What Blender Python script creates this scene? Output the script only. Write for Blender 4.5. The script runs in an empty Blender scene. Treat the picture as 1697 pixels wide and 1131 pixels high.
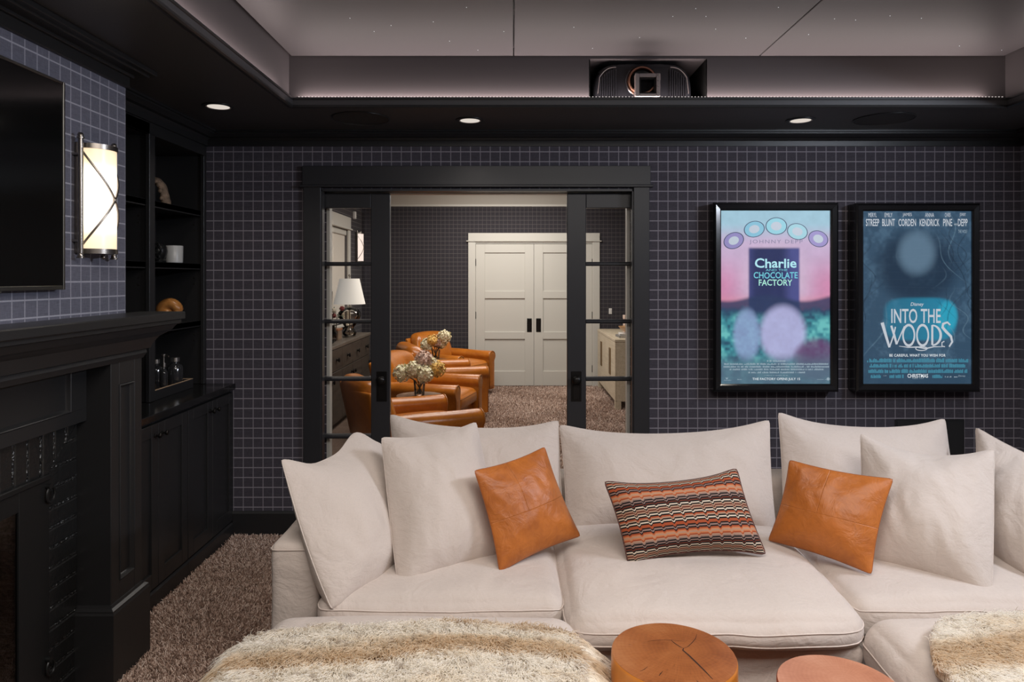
import bpy, bmesh, math, random
import numpy as np
from mathutils import Vector, Matrix, noise

random.seed(7)
rng = np.random.default_rng(7)
S = bpy.context.scene
COL = S.collection
PI = math.pi

# ------------------------------------------------------------------ camera, world, lights, exposure
cd = bpy.data.cameras.new('camera')
cam = bpy.data.objects.new('camera', cd)
COL.objects.link(cam)
cam.location = (0, 0, 1.53)
cam.rotation_euler = (PI / 2, 0, 0)
cd.sensor_fit = 'HORIZONTAL'
cd.sensor_width = 36
cd.lens = 36 * 1150 / 1697
cd.shift_x = -1.5 / 1697
cd.shift_y = -105.5 / 1697
cd.clip_start = 0.05
S.camera = cam

w = bpy.data.worlds.new('world')
S.world = w
w.use_nodes = True
w.node_tree.nodes['Background'].inputs[0].default_value = (0.5, 0.55, 0.65, 1)
w.node_tree.nodes['Background'].inputs[1].default_value = 0.1
S.view_settings.view_transform = 'Standard'
S.view_settings.look = 'None'
S.view_settings.exposure = 0.0
S.view_settings.gamma = 1.0
S.view_settings.use_curve_mapping = False
S.cycles.max_bounces = 8
S.cycles.transparent_max_bounces = 16
S.cycles.sample_clamp_indirect = 4.0
S.cycles.use_denoising = True


def area(name, loc, target, sx, sy, power, col):
    l = bpy.data.lights.new(name, 'AREA')
    l.shape = 'RECTANGLE'
    l.size, l.size_y, l.energy, l.color = sx, sy, power, col
    o = bpy.data.objects.new(name, l)
    COL.objects.link(o)
    o.location = loc
    d = Vector(target) - Vector(loc)
    o.rotation_euler = d.to_track_quat('-Z', 'Y').to_euler()
    return o


def spot(name, loc, power, col, ang=120, blend=0.8, target=None, r=0.05):
    l = bpy.data.lights.new(name, 'SPOT')
    l.energy, l.color, l.spot_size, l.spot_blend, l.shadow_soft_size = power, col, math.radians(ang), blend, r
    o = bpy.data.objects.new(name, l)
    COL.objects.link(o)
    o.location = loc
    if target:
        o.rotation_euler = (Vector(target) - Vector(loc)).to_track_quat('-Z', 'Y').to_euler()
    return o


WARM = (1.0, 0.90, 0.80)
# added soft fill light high in the tray, out of view; no ceiling fixture
area('tray_fill', (0.55, 0.60, 2.63), (0.55, 0.601, 0.0), 2.4, 1.5, 84, (1.0, 0.93, 0.87))
# added cool fill from the right to brighten the fireplace wall; no real fixture
area('side_fill', (2.78, 1.75, 2.35), (-1.6, 2.1, 1.5), 0.8, 0.18, 68, (0.80, 0.87, 1.0))
# cove strips of the tray
COVE = (1.0, 0.84, 0.80)
area('cove_back', (0.66, 3.543, 2.428), (0.66, 3.556, 3.0), 3.5, 0.012, 16, COVE)
area('cove_left', (-1.122, 1.3, 2.432), (-1.135, 1.3, 3.0), 4.2, 0.02, 8.5, COVE)
area('cove_right', (2.50, 1.3, 2.432), (2.515, 1.3, 3.0), 4.2, 0.02, 8.5, COVE)
# recessed cans
for i, (x, y) in enumerate([(-1.47, 3.46), (-0.233, 3.767), (1.562, 3.767), (-1.47, 1.7), (-1.47, 0.2), (2.75, 3.3), (2.75, 1.7)]):
    spot('can_light', (x, y, 2.375), 17 if y < 3.7 else 15, WARM, 130, 1.0)
# second room: lamps in its ceiling
area('lounge_lamp', (-0.3, 6.0, 2.68), (-0.3, 6.0, 0), 1.6, 1.2, 52, (1.0, 0.94, 0.87))
area('lounge_lamp', (-0.1, 8.4, 2.68), (-0.1, 8.6, 0), 1.6, 1.2, 64, (1.0, 0.94, 0.87))

# ------------------------------------------------------------------ materials
MATS = {}


def new_mat(name):
    m = bpy.data.materials.new(name)
    m.use_nodes = True
    nt = m.node_tree
    b = nt.nodes['Principled BSDF']
    MATS[name] = m
    return m, nt, b


def N(nt, t, **kw):
    n = nt.nodes.new(t)
    for k, v in kw.items():
        setattr(n, k, v)
    return n


def L(nt, a, b):
    nt.links.new(a, b)


def math_n(nt, op, a, b=None, c=None):
    n = N(nt, 'ShaderNodeMath', operation=op)
    for i, v in enumerate((a, b, c)):
        if v is None:
            continue
        if isinstance(v, (int, float)):
            n.inputs[i].default_value = v
        else:
            L(nt, v, n.inputs[i])
    return n.outputs[0]


def coords(nt, kind='Object', scale=(1, 1, 1)):
    tc = N(nt, 'ShaderNodeTexCoord')
    mp = N(nt, 'ShaderNodeMapping')
    mp.inputs['Scale'].default_value = scale
    L(nt, tc.outputs[kind], mp.inputs['Vector'])
    return mp.outputs['Vector']


def noise_n(nt, vec, scale, detail=3, rough=0.5, dist=0.0):
    n = N(nt, 'ShaderNodeTexNoise')
    n.inputs['Scale'].default_value = scale
    n.inputs['Detail'].default_value = detail
    n.inputs['Roughness'].default_value = rough
    n.inputs['Distortion'].default_value = dist
    L(nt, vec, n.inputs['Vector'])
    return n.outputs['Fac']


def ramp(nt, fac, stops, interp='LINEAR'):
    r = N(nt, 'ShaderNodeValToRGB')
    cr = r.color_ramp
    cr.interpolation = interp
    while len(cr.elements) < len(stops):
        cr.elements.new(0.5)
    for e, (p, c) in zip(cr.elements, stops):
        e.position = p
        e.color = (*c, 1) if len(c) == 3 else c
    L(nt, fac, r.inputs['Fac'])
    return r.outputs['Color']


def bump(nt, b, h, strength=0.3, dist=0.01, chain=None):
    n = N(nt, 'ShaderNodeBump')
    n.inputs['Strength'].default_value = strength
    n.inputs['Distance'].default_value = dist
    L(nt, h, n.inputs['Height'])
    if chain is not None:
        L(nt, chain, n.inputs['Normal'])
    L(nt, n.outputs['Normal'], b.inputs['Normal'])
    return n.outputs['Normal']


def plain(name, col, rough=0.5, metal=0.0, spec=0.5, nscale=0, namt=0.0, bscale=0, bstr=0.1, bdist=0.002, coat=0):
    m, nt, b = new_mat(name)
    b.inputs['Base Color'].default_value = (*col, 1)
    b.inputs['Roughness'].default_value = rough
    b.inputs['Metallic'].default_value = metal
    b.inputs['Specular IOR Level'].default_value = spec
    b.inputs['Coat Weight'].default_value = coat
    v = coords(nt)
    if nscale:
        f = noise_n(nt, v, nscale, 4)
        c = ramp(nt, f, [(0.3, tuple(x * (1 - namt) for x in col)), (0.7, tuple(min(1, x * (1 + namt)) for x in col))])
        L(nt, c, b.inputs['Base Color'])
    if bscale:
        bump(nt, b, noise_n(nt, v, bscale, 3), bstr, bdist)
    return m


def emit(name, col, strength):
    m, nt, b = new_mat(name)
    b.inputs['Base Color'].default_value = (*[min(1, c) * 0.05 for c in col], 1)
    b.inputs['Emission Color'].default_value = (*col, 1)
    b.inputs['Emission Strength'].default_value = strength
    b.inputs['Roughness'].default_value = 0.4
    return m


def glass(name, tint=(1, 1, 1), refl=0.6):
    m, nt, b = new_mat(name)
    out = nt.nodes['Material Output']
    nt.nodes.remove(b)
    tr = N(nt, 'ShaderNodeBsdfTransparent')
    tr.inputs[0].default_value = (*tint, 1)
    gl = N(nt, 'ShaderNodeBsdfGlossy')
    gl.inputs['Roughness'].default_value = 0.02
    fr = N(nt, 'ShaderNodeFresnel')
    fr.inputs['IOR'].default_value = 1.45
    mx = N(nt, 'ShaderNodeMixShader')
    L(nt, math_n(nt, 'MULTIPLY', fr.outputs[0], refl), mx.inputs[0])
    L(nt, tr.outputs[0], mx.inputs[1])
    L(nt, gl.outputs[0], mx.inputs[2])
    L(nt, mx.outputs[0], out.inputs['Surface'])
    return m


PITCH = 0.05836


def grid_mat(name, ax, pa, pz, base, line):
    """woven dark wallcovering with a pale windowpane check"""
    m, nt, b = new_mat(name)
    tc = N(nt, 'ShaderNodeTexCoord')
    sp = N(nt, 'ShaderNodeSeparateXYZ')
    L(nt, tc.outputs['Object'], sp.inputs[0])

    def lines(sock, ph, wd):
        t = math_n(nt, 'FRACT', math_n(nt, 'DIVIDE', math_n(nt, 'SUBTRACT', sock, ph), PITCH))
        d = math_n(nt, 'SUBTRACT', 0.5, math_n(nt, 'ABSOLUTE', math_n(nt, 'SUBTRACT', t, 0.5)))
        mr = N(nt, 'ShaderNodeMapRange')
        mr.inputs['From Min'].default_value = wd * 0.35
        mr.inputs['From Max'].default_value = wd
        mr.inputs['To Min'].default_value = 1
        mr.inputs['To Max'].default_value = 0
        L(nt, d, mr.inputs['Value'])
        return mr.outputs[0]
    la = lines(sp.outputs[ax], pa, 0.062)
    lz = lines(sp.outputs['Z'], pz, 0.062)
    thread = noise_n(nt, coords(nt, scale=(260, 260, 260)), 1.0, 2)
    la2 = math_n(nt, 'MULTIPLY', la, 0.72)
    fac = math_n(nt, 'MAXIMUM', la2, lz)
    fac = math_n(nt, 'MULTIPLY', fac, math_n(nt, 'MULTIPLY_ADD', thread, 0.7, 0.5))
    sc = (35, 35, 700) if ax == 'X' else (35, 35, 700)
    weave = noise_n(nt, coords(nt, scale=sc), 1.0, 2)
    weave2 = noise_n(nt, coords(nt, scale=(600, 600, 40)), 1.0, 2)
    wv = math_n(nt, 'ADD', math_n(nt, 'MULTIPLY', weave, 0.5), math_n(nt, 'MULTIPLY', weave2, 0.5))
    bc = ramp(nt, wv, [(0.25, tuple(x * 0.6 for x in base)), (0.75, tuple(x * 1.4 for x in base))])
    mx = N(nt, 'ShaderNodeMix', data_type='RGBA')
    L(nt, fac, mx.inputs['Factor'])
    L(nt, bc, mx.inputs['A'])
    mx.inputs['B'].default_value = (*line, 1)
    L(nt, mx.outputs['Result'], b.inputs['Base Color'])
    b.inputs['Roughness'].default_value = 0.85
    b.inputs['Specular IOR Level'].default_value = 0.25
    b.inputs['Sheen Weight'].default_value = 0.08
    bump(nt, b, wv, 0.25, 0.001)
    return m


GB, GL = (0.058, 0.052, 0.065), (0.33, 0.305, 0.34)
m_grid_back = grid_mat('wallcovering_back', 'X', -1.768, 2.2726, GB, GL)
m_grid_side_lit = grid_mat('wallcovering_side_lit', 'Y', 2.83, 2.2726, (0.125, 0.125, 0.162), (0.42, 0.42, 0.48))  # same wallcovering, with the lit wall's brightness and blue cast put into its colour
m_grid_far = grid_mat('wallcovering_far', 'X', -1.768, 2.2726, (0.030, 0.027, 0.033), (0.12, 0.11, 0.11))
m_black = plain('black_satin_paint', (0.0175, 0.0172, 0.0178), 0.38, spec=0.5, bscale=30, bstr=0.04)
m_black_ceil = plain('black_ceiling_paint', (0.055, 0.053, 0.055), 0.42, spec=0.45)
m_door = plain('charcoal_door_paint', (0.024, 0.024, 0.027), 0.36, spec=0.5)
m_white = plain('warm_white_paint', (0.52, 0.505, 0.46), 0.45)
m_ceil_white = plain('white_ceiling_paint', (0.62, 0.58, 0.52), 0.8)
m_panel = plain('grey_stretched_fabric', (0.060, 0.055, 0.058), 0.55, spec=0.35, bscale=900, bstr=0.1, bdist=0.0005)
m_tray = plain('tray_wall_fabric', (0.050, 0.044, 0.046), 0.55, spec=0.35)
m_void = plain('dark_void', (0.004, 0.004, 0.004), 0.9, spec=0.1)
m_bronze = plain('dark_bronze', (0.020, 0.018, 0.017), 0.32, metal=0.7, spec=0.5)
m_nickel = plain('antique_nickel', (0.30, 0.27, 0.24), 0.30, metal=1.0)
m_steel = plain('brushed_steel', (0.55, 0.53, 0.50), 0.28, metal=1.0)
m_glass = glass('clear_glass')
m_glass_smoke = glass('smoked_glass', (0.55, 0.55, 0.55), 0.8)
m_can = emit('lamp_diffuser', (1.0, 0.90, 0.80), 0.72)
m_can_trim = plain('can_baffle', (0.45, 0.42, 0.40), 0.5)


def linen(name, col):
    m, nt, b = new_mat(name)
    v = coords(nt)
    big = noise_n(nt, v, 2.5, 3)
    w1 = noise_n(nt, coords(nt, scale=(900, 90, 90)), 1, 2)
    w2 = noise_n(nt, coords(nt, scale=(90, 90, 900)), 1, 2)
    wv = math_n(nt, 'ADD', math_n(nt, 'MULTIPLY', w1, 0.5), math_n(nt, 'MULTIPLY', w2, 0.5))
    fac = math_n(nt, 'ADD', math_n(nt, 'MULTIPLY', big, 0.5), math_n(nt, 'MULTIPLY', wv, 0.5))
    c = ramp(nt, fac, [(0.3, tuple(x * 0.90 for x in col)), (0.7, tuple(x * 1.06 for x in col))])
    L(nt, c, b.inputs['Base Color'])
    b.inputs['Roughness'].default_value = 0.9
    b.inputs['Specular IOR Level'].default_value = 0.15
    b.inputs['Sheen Weight'].default_value = 0.15
    wr = noise_n(nt, coords(nt, scale=(7, 7, 7)), 1.0, 4, 0.55, 0.8)
    cr = noise_n(nt, coords(nt, scale=(16, 16, 30)), 1.0, 4, 0.6, 1.6)
    n0 = bump(nt, b, wr, 0.5, 0.02)
    n1 = bump(nt, b, cr, 0.28, 0.008, n0)
    bump(nt, b, wv, 0.25, 0.001, n1)
    return m


m_linen = linen('oatmeal_linen', (0.605, 0.525, 0.472))
m_seam = plain('linen_piping', (0.62, 0.535, 0.48), 0.9, spec=0.1)


def leather(name, col, dark, rough=0.42, wear=True, seams=False):
    m, nt, b = new_mat(name)
    v = coords(nt)
    f = noise_n(nt, v, 5.5, 5, 0.6, 0.6)
    f2 = noise_n(nt, v, 60, 3)
    mixf = math_n(nt, 'ADD', math_n(nt, 'MULTIPLY', f, 0.75), math_n(nt, 'MULTIPLY', f2, 0.25))
    c = ramp(nt, mixf, [(0.3, dark), (0.55, col), (0.78, tuple(min(1, x * 1.25) for x in col))])
    L(nt, c, b.inputs['Base Color'])
    b.inputs['Roughness'].default_value = rough
    b.inputs['Specular IOR Level'].default_value = 0.5
    n1 = bump(nt, b, noise_n(nt, v, 14, 4, 0.6, 1.0), 0.45 if wear else 0.12, 0.012)
    if seams:        # stitched joints of the hide pieces
        uv = N(nt, 'ShaderNodeUVMap', uv_map='rest')
        sp = N(nt, 'ShaderNodeSeparateXYZ')
        L(nt, uv.outputs[0], sp.inputs[0])
        d1 = math_n(nt, 'ABSOLUTE', math_n(nt, 'SUBTRACT', sp.outputs[1], 0.46))
        d2 = math_n(nt, 'ABSOLUTE', math_n(nt, 'SUBTRACT', sp.outputs[0], 0.42))
        d2 = math_n(nt, 'ADD', d2, math_n(nt, 'MULTIPLY', math_n(nt, 'LESS_THAN', sp.outputs[1], 0.46), 1.0))
        dm = math_n(nt, 'MINIMUM', d1, d2)
        g = N(nt, 'ShaderNodeMapRange', interpolation_type='SMOOTHSTEP')
        g.inputs['From Max'].default_value = 0.006
        L(nt, dm, g.inputs['Value'])
        n1 = bump(nt, b, g.outputs[0], 0.5, 0.003, n1)
    bump(nt, b, noise_n(nt, v, 420, 2), 0.15, 0.0008, n1)
    return m


m_leather_pillow = leather('cognac_suede_leather', (0.46, 0.138, 0.022), (0.31, 0.082, 0.012), 0.46, True, True)
m_leather_chair = leather('caramel_leather', (0.43, 0.135, 0.013), (0.31, 0.088, 0.008), 0.30, False)


def carpet_mat():
    m, nt, b = new_mat('brown_shag_carpet')
    v = coords(nt)
    f = noise_n(nt, v, 130, 3, 0.7)
    g = noise_n(nt, v, 5, 3)
    mixf = math_n(nt, 'ADD', math_n(nt, 'MULTIPLY', f, 0.8), math_n(nt, 'MULTIPLY', g, 0.2))
    c = ramp(nt, mixf, [(0.32, (0.050, 0.034, 0.026)), (0.5, (0.17, 0.115, 0.088)), (0.7, (0.38, 0.29, 0.235))])
    L(nt, c, b.inputs['Base Color'])
    b.inputs['Roughness'].default_value = 0.95
    b.inputs['Specular IOR Level'].default_value = 0.1
    bump(nt, b, f, 0.9, 0.02)
    return m


m_carpet = carpet_mat()


def pile_mat():
    m, nt, b = new_mat('brown_carpet_yarn')
    hi = N(nt, 'ShaderNodeHairInfo')
    c = ramp(nt, hi.outputs['Random'], [(0.0, (0.16, 0.10, 0.075)), (0.4, (0.42, 0.285, 0.22)), (0.75, (0.66, 0.49, 0.40)), (1.0, (0.92, 0.77, 0.67))])
    L(nt, c, b.inputs['Base Color'])
    b.inputs['Roughness'].default_value = 0.8
    b.inputs['Specular IOR Level'].default_value = 0.2
    return m


m_pile = pile_mat()


def fur_mat(name, seed, phase, period):
    m, nt, b = new_mat(name)
    tc = N(nt, 'ShaderNodeTexCoord')
    mp = N(nt, 'ShaderNodeMapping')
    mp.inputs['Location'].default_value = (seed, seed * 0.37, 0)
    mp.inputs['Scale'].default_value = (1.2, 5.0, 1.5)
    L(nt, tc.outputs['Object'], mp.inputs[0])
    warp = noise_n(nt, mp.outputs[0], 1.6, 2, 0.5, 0.3)
    sx = N(nt, 'ShaderNodeSeparateXYZ')
    L(nt, tc.outputs['Object'], sx.inputs[0])
    yy = math_n(nt, 'ADD', math_n(nt, 'SUBTRACT', sx.outputs[1], phase), math_n(nt, 'MULTIPLY', math_n(nt, 'SUBTRACT', warp, 0.5), 0.30))
    bands = math_n(nt, 'MULTIPLY_ADD', math_n(nt, 'COSINE', math_n(nt, 'MULTIPLY', yy, 2 * PI / period)), 0.5, 0.5)
    c = ramp(nt, bands, [(0.02, (0.84, 0.70, 0.52)), (0.40, (0.92, 0.82, 0.68)), (0.72, (0.98, 0.92, 0.82)), (0.98, (1.0, 0.96, 0.89))])
    sp = noise_n(nt, coords(nt, scale=(34, 50, 40)), 1.0, 1, 0.3)
    spots = ramp(nt, sp, [(0.60, (0, 0, 0)), (0.69, (1, 1, 1))])
    mx = N(nt, 'ShaderNodeMix', data_type='RGBA', blend_type='MIX')
    L(nt, math_n(nt, 'MULTIPLY', spots, 0.42), mx.inputs['Factor'])
    L(nt, c, mx.inputs['A'])
    mx.inputs['B'].default_value = (0.40, 0.29, 0.19, 1)
    L(nt, mx.outputs['Result'], b.inputs['Base Color'])
    b.inputs['Roughness'].default_value = 0.7
    b.inputs['Specular IOR Level'].default_value = 0.2
    tl = N(nt, 'ShaderNodeBsdfTranslucent')
    L(nt, mx.outputs['Result'], tl.inputs['Color'])
    ms = N(nt, 'ShaderNodeMixShader')
    ms.inputs[0].default_value = 0.5
    L(nt, b.outputs[0], ms.inputs[1])
    L(nt, tl.outputs[0], ms.inputs[2])
    L(nt, ms.outputs[0], nt.nodes['Material Output'].inputs['Surface'])
    return m


def wood(name, c0, c1, scale=(4, 30, 4), rough=0.45):
    m, nt, b = new_mat(name)
    f = noise_n(nt, coords(nt, scale=scale), 1.0, 5, 0.6, 0.5)
    c = ramp(nt, f, [(0.3, c0), (0.7, c1)])
    L(nt, c, b.inputs['Base Color'])
    b.inputs['Roughness'].default_value = rough
    bump(nt, b, f, 0.1, 0.003)
    return m


def stump_top(name, cx, cy, c0, c1, c2, rough, crack=True, px=0.02, py=0.02):
    """growth rings about an off-centre pith, radial checks"""
    m, nt, b = new_mat(name)
    tc = N(nt, 'ShaderNodeTexCoord')
    mp = N(nt, 'ShaderNodeMapping')
    mp.inputs['Location'].default_value = (-(cx + px), -(cy + py), 0)
    L(nt, tc.outputs['Object'], mp.inputs[0])
    sp = N(nt, 'ShaderNodeSeparateXYZ')
    L(nt, mp.outputs[0], sp.inputs[0])
    r = math_n(nt, 'SQRT', math_n(nt, 'ADD', math_n(nt, 'POWER', sp.outputs[0], 2.0), math_n(nt, 'POWER', sp.outputs[1], 2.0)))
    wob = noise_n(nt, mp.outputs[0], 14, 3)
    rr = math_n(nt, 'ADD', r, math_n(nt, 'MULTIPLY', wob, 0.03))
    rings = math_n(nt, 'SINE', math_n(nt, 'MULTIPLY', rr, 520.0))
    ang = math_n(nt, 'ARCTAN2', sp.outputs[1], sp.outputs[0])
    cv = N(nt, 'ShaderNodeCombineXYZ')
    L(nt, math_n(nt, 'MULTIPLY', ang, 9.0), cv.inputs[0])
    L(nt, math_n(nt, 'MULTIPLY', r, 9.0), cv.inputs[1])
    rad = noise_n(nt, cv.outputs[0], 3.0, 3, 0.7)
    big = noise_n(nt, mp.outputs[0], 8, 3)
    f = math_n(nt, 'ADD', math_n(nt, 'ADD', math_n(nt, 'MULTIPLY', rings, 0.018), math_n(nt, 'MULTIPLY', rad, 0.35)), math_n(nt, 'MULTIPLY', big, 0.6))
    c = ramp(nt, f, [(0.3, c0), (0.5, c1), (0.68, c2)])
    chk = ramp(nt, rad, [(0.29, (1, 1, 1)), (0.33, (0, 0, 0))])
    mask = math_n(nt, 'MULTIPLY', chk, ramp(nt, r, [(0.06, (0, 0, 0)), (0.1, (1, 1, 1))]))
    mx = N(nt, 'ShaderNodeMix', data_type='RGBA')
    L(nt, math_n(nt, 'MULTIPLY', mask, 0.7 if crack else 0.0), mx.inputs['Factor'])
    L(nt, c, mx.inputs['A'])
    mx.inputs['B'].default_value = (0.07, 0.02, 0.008, 1)
    L(nt, mx.outputs['Result'], b.inputs['Base Color'])
    b.inputs['Roughness'].default_value = rough
    bump(nt, b, rad, 0.05, 0.002)
    return m


# ------------------------------------------------------------------ mesh helpers
class MB:
    def __init__(s):
        s.bm = bmesh.new()

    def _xf(s, vs, M):
        if M is not None:
            bmesh.ops.transform(s.bm, matrix=M, verts=vs)

    def box(s, x0, x1, y0, y1, z0, z1, bev=0.0, M=None, seg=1):
        r = bmesh.ops.create_cube(s.bm, size=1.0)
        vs = r['verts']
        for v in vs:
            v.co = Vector(((x0 + x1) / 2 + v.co.x * (x1 - x0), (y0 + y1) / 2 + v.co.y * (y1 - y0), (z0 + z1) / 2 + v.co.z * (z1 - z0)))
        if bev > 0:
            es = list({e for v in vs for e in v.link_edges})
            rb = bmesh.ops.bevel(s.bm, geom=es, offset=bev, segments=seg, profile=0.5, affect='EDGES')
            vs = list({v for v in rb['verts']} | {v for v in vs if v.is_valid})
        s._xf(vs, M)
        return s

    def raw(s, verts, faces, M=None):
        vs = [s.bm.verts.new(v) for v in verts]
        for f in faces:
            try:
                s.bm.faces.new([vs[i] for i in f])
            except ValueError:
                pass
        s._xf(vs, M)
        return s

    def rings(s, rr, closed=True, cap=True, M=None):
        """skin a list of rings (each the same number of points)"""
        n = len(rr[0])
        vs = [[s.bm.verts.new(p) for p in r] for r in rr]
        for a, b in zip(vs[:-1], vs[1:]):
            for i in range(n if closed else n - 1):
                j = (i + 1) % n
                s.bm.faces.new((a[i], a[j], b[j], b[i]))
        if cap and closed:
            s.bm.faces.new(vs[0][::-1])
            s.bm.faces.new(vs[-1])
        s._xf([v for r in vs for v in r], M)
        return s

    def cyl(s, p0, p1, r0, r1=None, seg=16):
        p0, p1 = Vector(p0), Vector(p1)
        r1 = r0 if r1 is None else r1
        d = (p1 - p0).normalized()
        a = d.orthogonal().normalized()
        b = d.cross(a)
        cs = [(math.cos(t * 2 * PI / seg), math.sin(t * 2 * PI / seg)) for t in range(seg)]
        return s.rings([[p0 + r0 * (c * a + q * b) for c, q in cs], [p1 + r1 * (c * a + q * b) for c, q in cs]])

    def tube(s, pts, r, seg=6, closed=False):
        pts = [Vector(p) for p in pts]
        n = len(pts)
        rr = []
        up = None
        for i, p in enumerate(pts):
            if closed:
                d = pts[(i + 1) % n] - pts[i - 1]
            else:
                d = pts[min(i + 1, n - 1)] - pts[max(i - 1, 0)]
            d.normalize()
            if up is None:
                up = d.orthogonal().normalized()
            up = (up - d * up.dot(d))
            up = up.normalized() if up.length > 1e-6 else d.orthogonal().normalized()
            q = d.cross(up)
            rad = r(i / (n - 1)) if callable(r) else r
            rr.append([p + rad * (math.cos(t * 2 * PI / seg) * up + math.sin(t * 2 * PI / seg) * q) for t in range(seg)])
        if closed:
            rr.append(rr[0])
            return s.rings(rr, cap=False)
        return s.rings(rr)

    def lathe(s, prof, c=(0, 0, 0), seg=24, M=None):
        cx, cy, cz = c
        if prof[0][0] > 0.002 and prof[-1][0] > 0.002:      # a ring: closed in itself
            prof = list(prof) + [prof[0]]
            rr = [[(cx + r * math.cos(t * 2 * PI / seg), cy + r * math.sin(t * 2 * PI / seg), cz + z) for t in range(seg)] for r, z in prof]
            return s.rings(rr, cap=False, M=M)
        rr = [[(cx + r * math.cos(t * 2 * PI / seg), cy + r * math.sin(t * 2 * PI / seg), cz + z) for t in range(seg)] for r, z in prof]
        return s.rings(rr, M=M)

    def prism(s, poly, axis, a0, a1):
        """extrude a 2-D outline along an axis; outline is in the two other axes in xyz order"""
        def pt(p, a):
            return {'X': (a, p[0], p[1]), 'Y': (p[0], a, p[1]), 'Z': (p[0], p[1], a)}[axis]
        return s.rings([[pt(p, a0) for p in poly], [pt(p, a1) for p in poly]])

    def sphere(s, c, r, seg=12, sc=(1, 1, 1)):
        rs = bmesh.ops.create_uvsphere(s.bm, u_segments=seg, v_segments=max(6, seg * 2 // 3), radius=r)
        for v in rs['verts']:
            v.co = Vector((c[0] + v.co.x * sc[0], c[1] + v.co.y * sc[1], c[2] + v.co.z * sc[2]))
        return s

    def build(s, name, mat, parent=None, smooth=30, kind=None, M=None):
        bmesh.ops.remove_doubles(s.bm, verts=s.bm.verts, dist=1e-6)
        bmesh.ops.recalc_face_normals(s.bm, faces=s.bm.faces)
        me = bpy.data.meshes.new(name)
        s.bm.to_mesh(me)
        s.bm.free()
        if M is not None:
            me.transform(M)
        return link(name, me, mat, parent, smooth, kind)


def link(name, me, mat, parent=None, smooth=30, kind=None):
    if smooth:
        me.polygons.foreach_set('use_smooth', [True] * len(me.polygons))
        if smooth < 180:
            me.set_sharp_from_angle(angle=math.radians(smooth))
    if mat is not None and len(me.materials) == 0:
        me.materials.append(mat)
    o = bpy.data.objects.new(name, me)
    COL.objects.link(o)
    if parent is not None:
        o.parent = parent
        o.matrix_parent_inverse = inv(parent)
    if kind:
        o['kind'] = kind
    return o


LOCAL = set()          # things whose parts are modelled about their own base


def inv(o):
    if o.parent is None and o.name not in LOCAL:
        return o.matrix_basis.inverted()
    return Matrix()


def tag(o, label, cat, group=None, kind=None):
    if label:
        o['label'] = label
    if cat:
        o['category'] = cat
    if group:
        o['group'] = group
    if kind:
        o['kind'] = kind
    return o


def thing(name, label, cat, loc, group=None):
    o = bpy.data.objects.new(name, None)
    o.empty_display_size = 0.1
    COL.objects.link(o)
    o.location = loc
    return tag(o, label, cat, group)


def copy_tree(o, parent=None):
    c = o.copy()
    COL.objects.link(c)
    if parent is not None:
        c.parent = parent
    for ch in list(o.children):
        copy_tree(ch, c)
    return c


def struct(o):
    o['kind'] = 'structure'
    return o


def P(px, py, Y):
    """metres of the point seen at a spot of the photograph, at depth Y"""
    return Vector(((px - 850) * Y / 1150, Y, 1.53 - (py - 460) * Y / 1150))

# ================================================================== THE SETTING
ZS = 2.385            # soffit
ZP = 2.663            # stretched tray panels
YB = 4.10             # back wall face
XR = 3.0              # right wall face

# floor of both rooms
f = struct(MB().box(-2.4, 3.1, -1.7, 9.85, -0.12, 0.0).build('floor', m_carpet, smooth=0))


def pile(name, n, rects, length, rad, parent):
    per = 3
    pts = []
    ar = np.array([(x1 - x0) * (y1 - y0) * dn for x0, x1, y0, y1, dn in rects])
    cnt = (n * ar / ar.sum()).astype(int)
    for (x0, x1, y0, y1, dn), k in zip(rects, cnt):
        pts.append(np.stack([rng.uniform(x0, x1, k), rng.uniform(y0, y1, k), np.full(k, -0.002)], 1))
    root = np.concatenate(pts)
    k = len(root)
    d = rng.normal(0, 0.55, (k, 2))
    # clumped lean so that the pile shows drifts
    ph = root[:, 0] * 5.1 + np.sin(root[:, 1] * 4.3) * 1.7
    d[:, 0] += 0.5 * np.sin(ph)
    d[:, 1] += 0.5 * np.cos(ph * 0.8 + root[:, 1] * 3)
    ln = length * rng.uniform(0.7, 1.2, k)
    dirv = np.concatenate([d, np.ones((k, 1))], 1)
    dirv /= np.linalg.norm(dirv, axis=1)[:, None]
    P0 = root
    P1 = root + dirv * (ln * 0.55)[:, None] + np.array([0, 0, 0.001])
    dir2 = dirv + rng.normal(0, 0.4, (k, 3))
    P2 = P1 + dir2 * (ln * 0.45)[:, None]
    P2[:, 2] = np.maximum(P2[:, 2], 0.004)
    pos = np.stack([P0, P1, P2], 1).reshape(-1, 3)
    return hair(name, pos, k, per, np.tile([rad, rad * 0.95, rad * 0.55], k), m_pile, parent)


def hair(name, pos, k, per, rad, mat, parent):
    hc = bpy.data.hair_curves.new(name)
    hc.add_curves([per] * k)
    hc.attributes['position'].data.foreach_set('vector', pos.astype(np.float32).ravel())
    ra = hc.attributes.get('radius') or hc.attributes.new('radius', 'FLOAT', 'POINT')
    ra.data.foreach_set('value', rad.astype(np.float32))
    hc.materials.append(mat)
    o = bpy.data.objects.new(name, hc)
    COL.objects.link(o)
    if parent is not None:
        o.parent = parent
        o.matrix_parent_inverse = inv(parent)
    o['kind'] = 'stuff'
    return o


pile('carpet_pile', 230000, [(-1.64, -0.7, 2.0, 4.1, 9.0), (-1.5, 1.5, 5.0, 9.7, 1.6), (-0.7, 1.2, 3.2, 5.0, 1.2)], 0.021, 0.0021, f)

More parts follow.
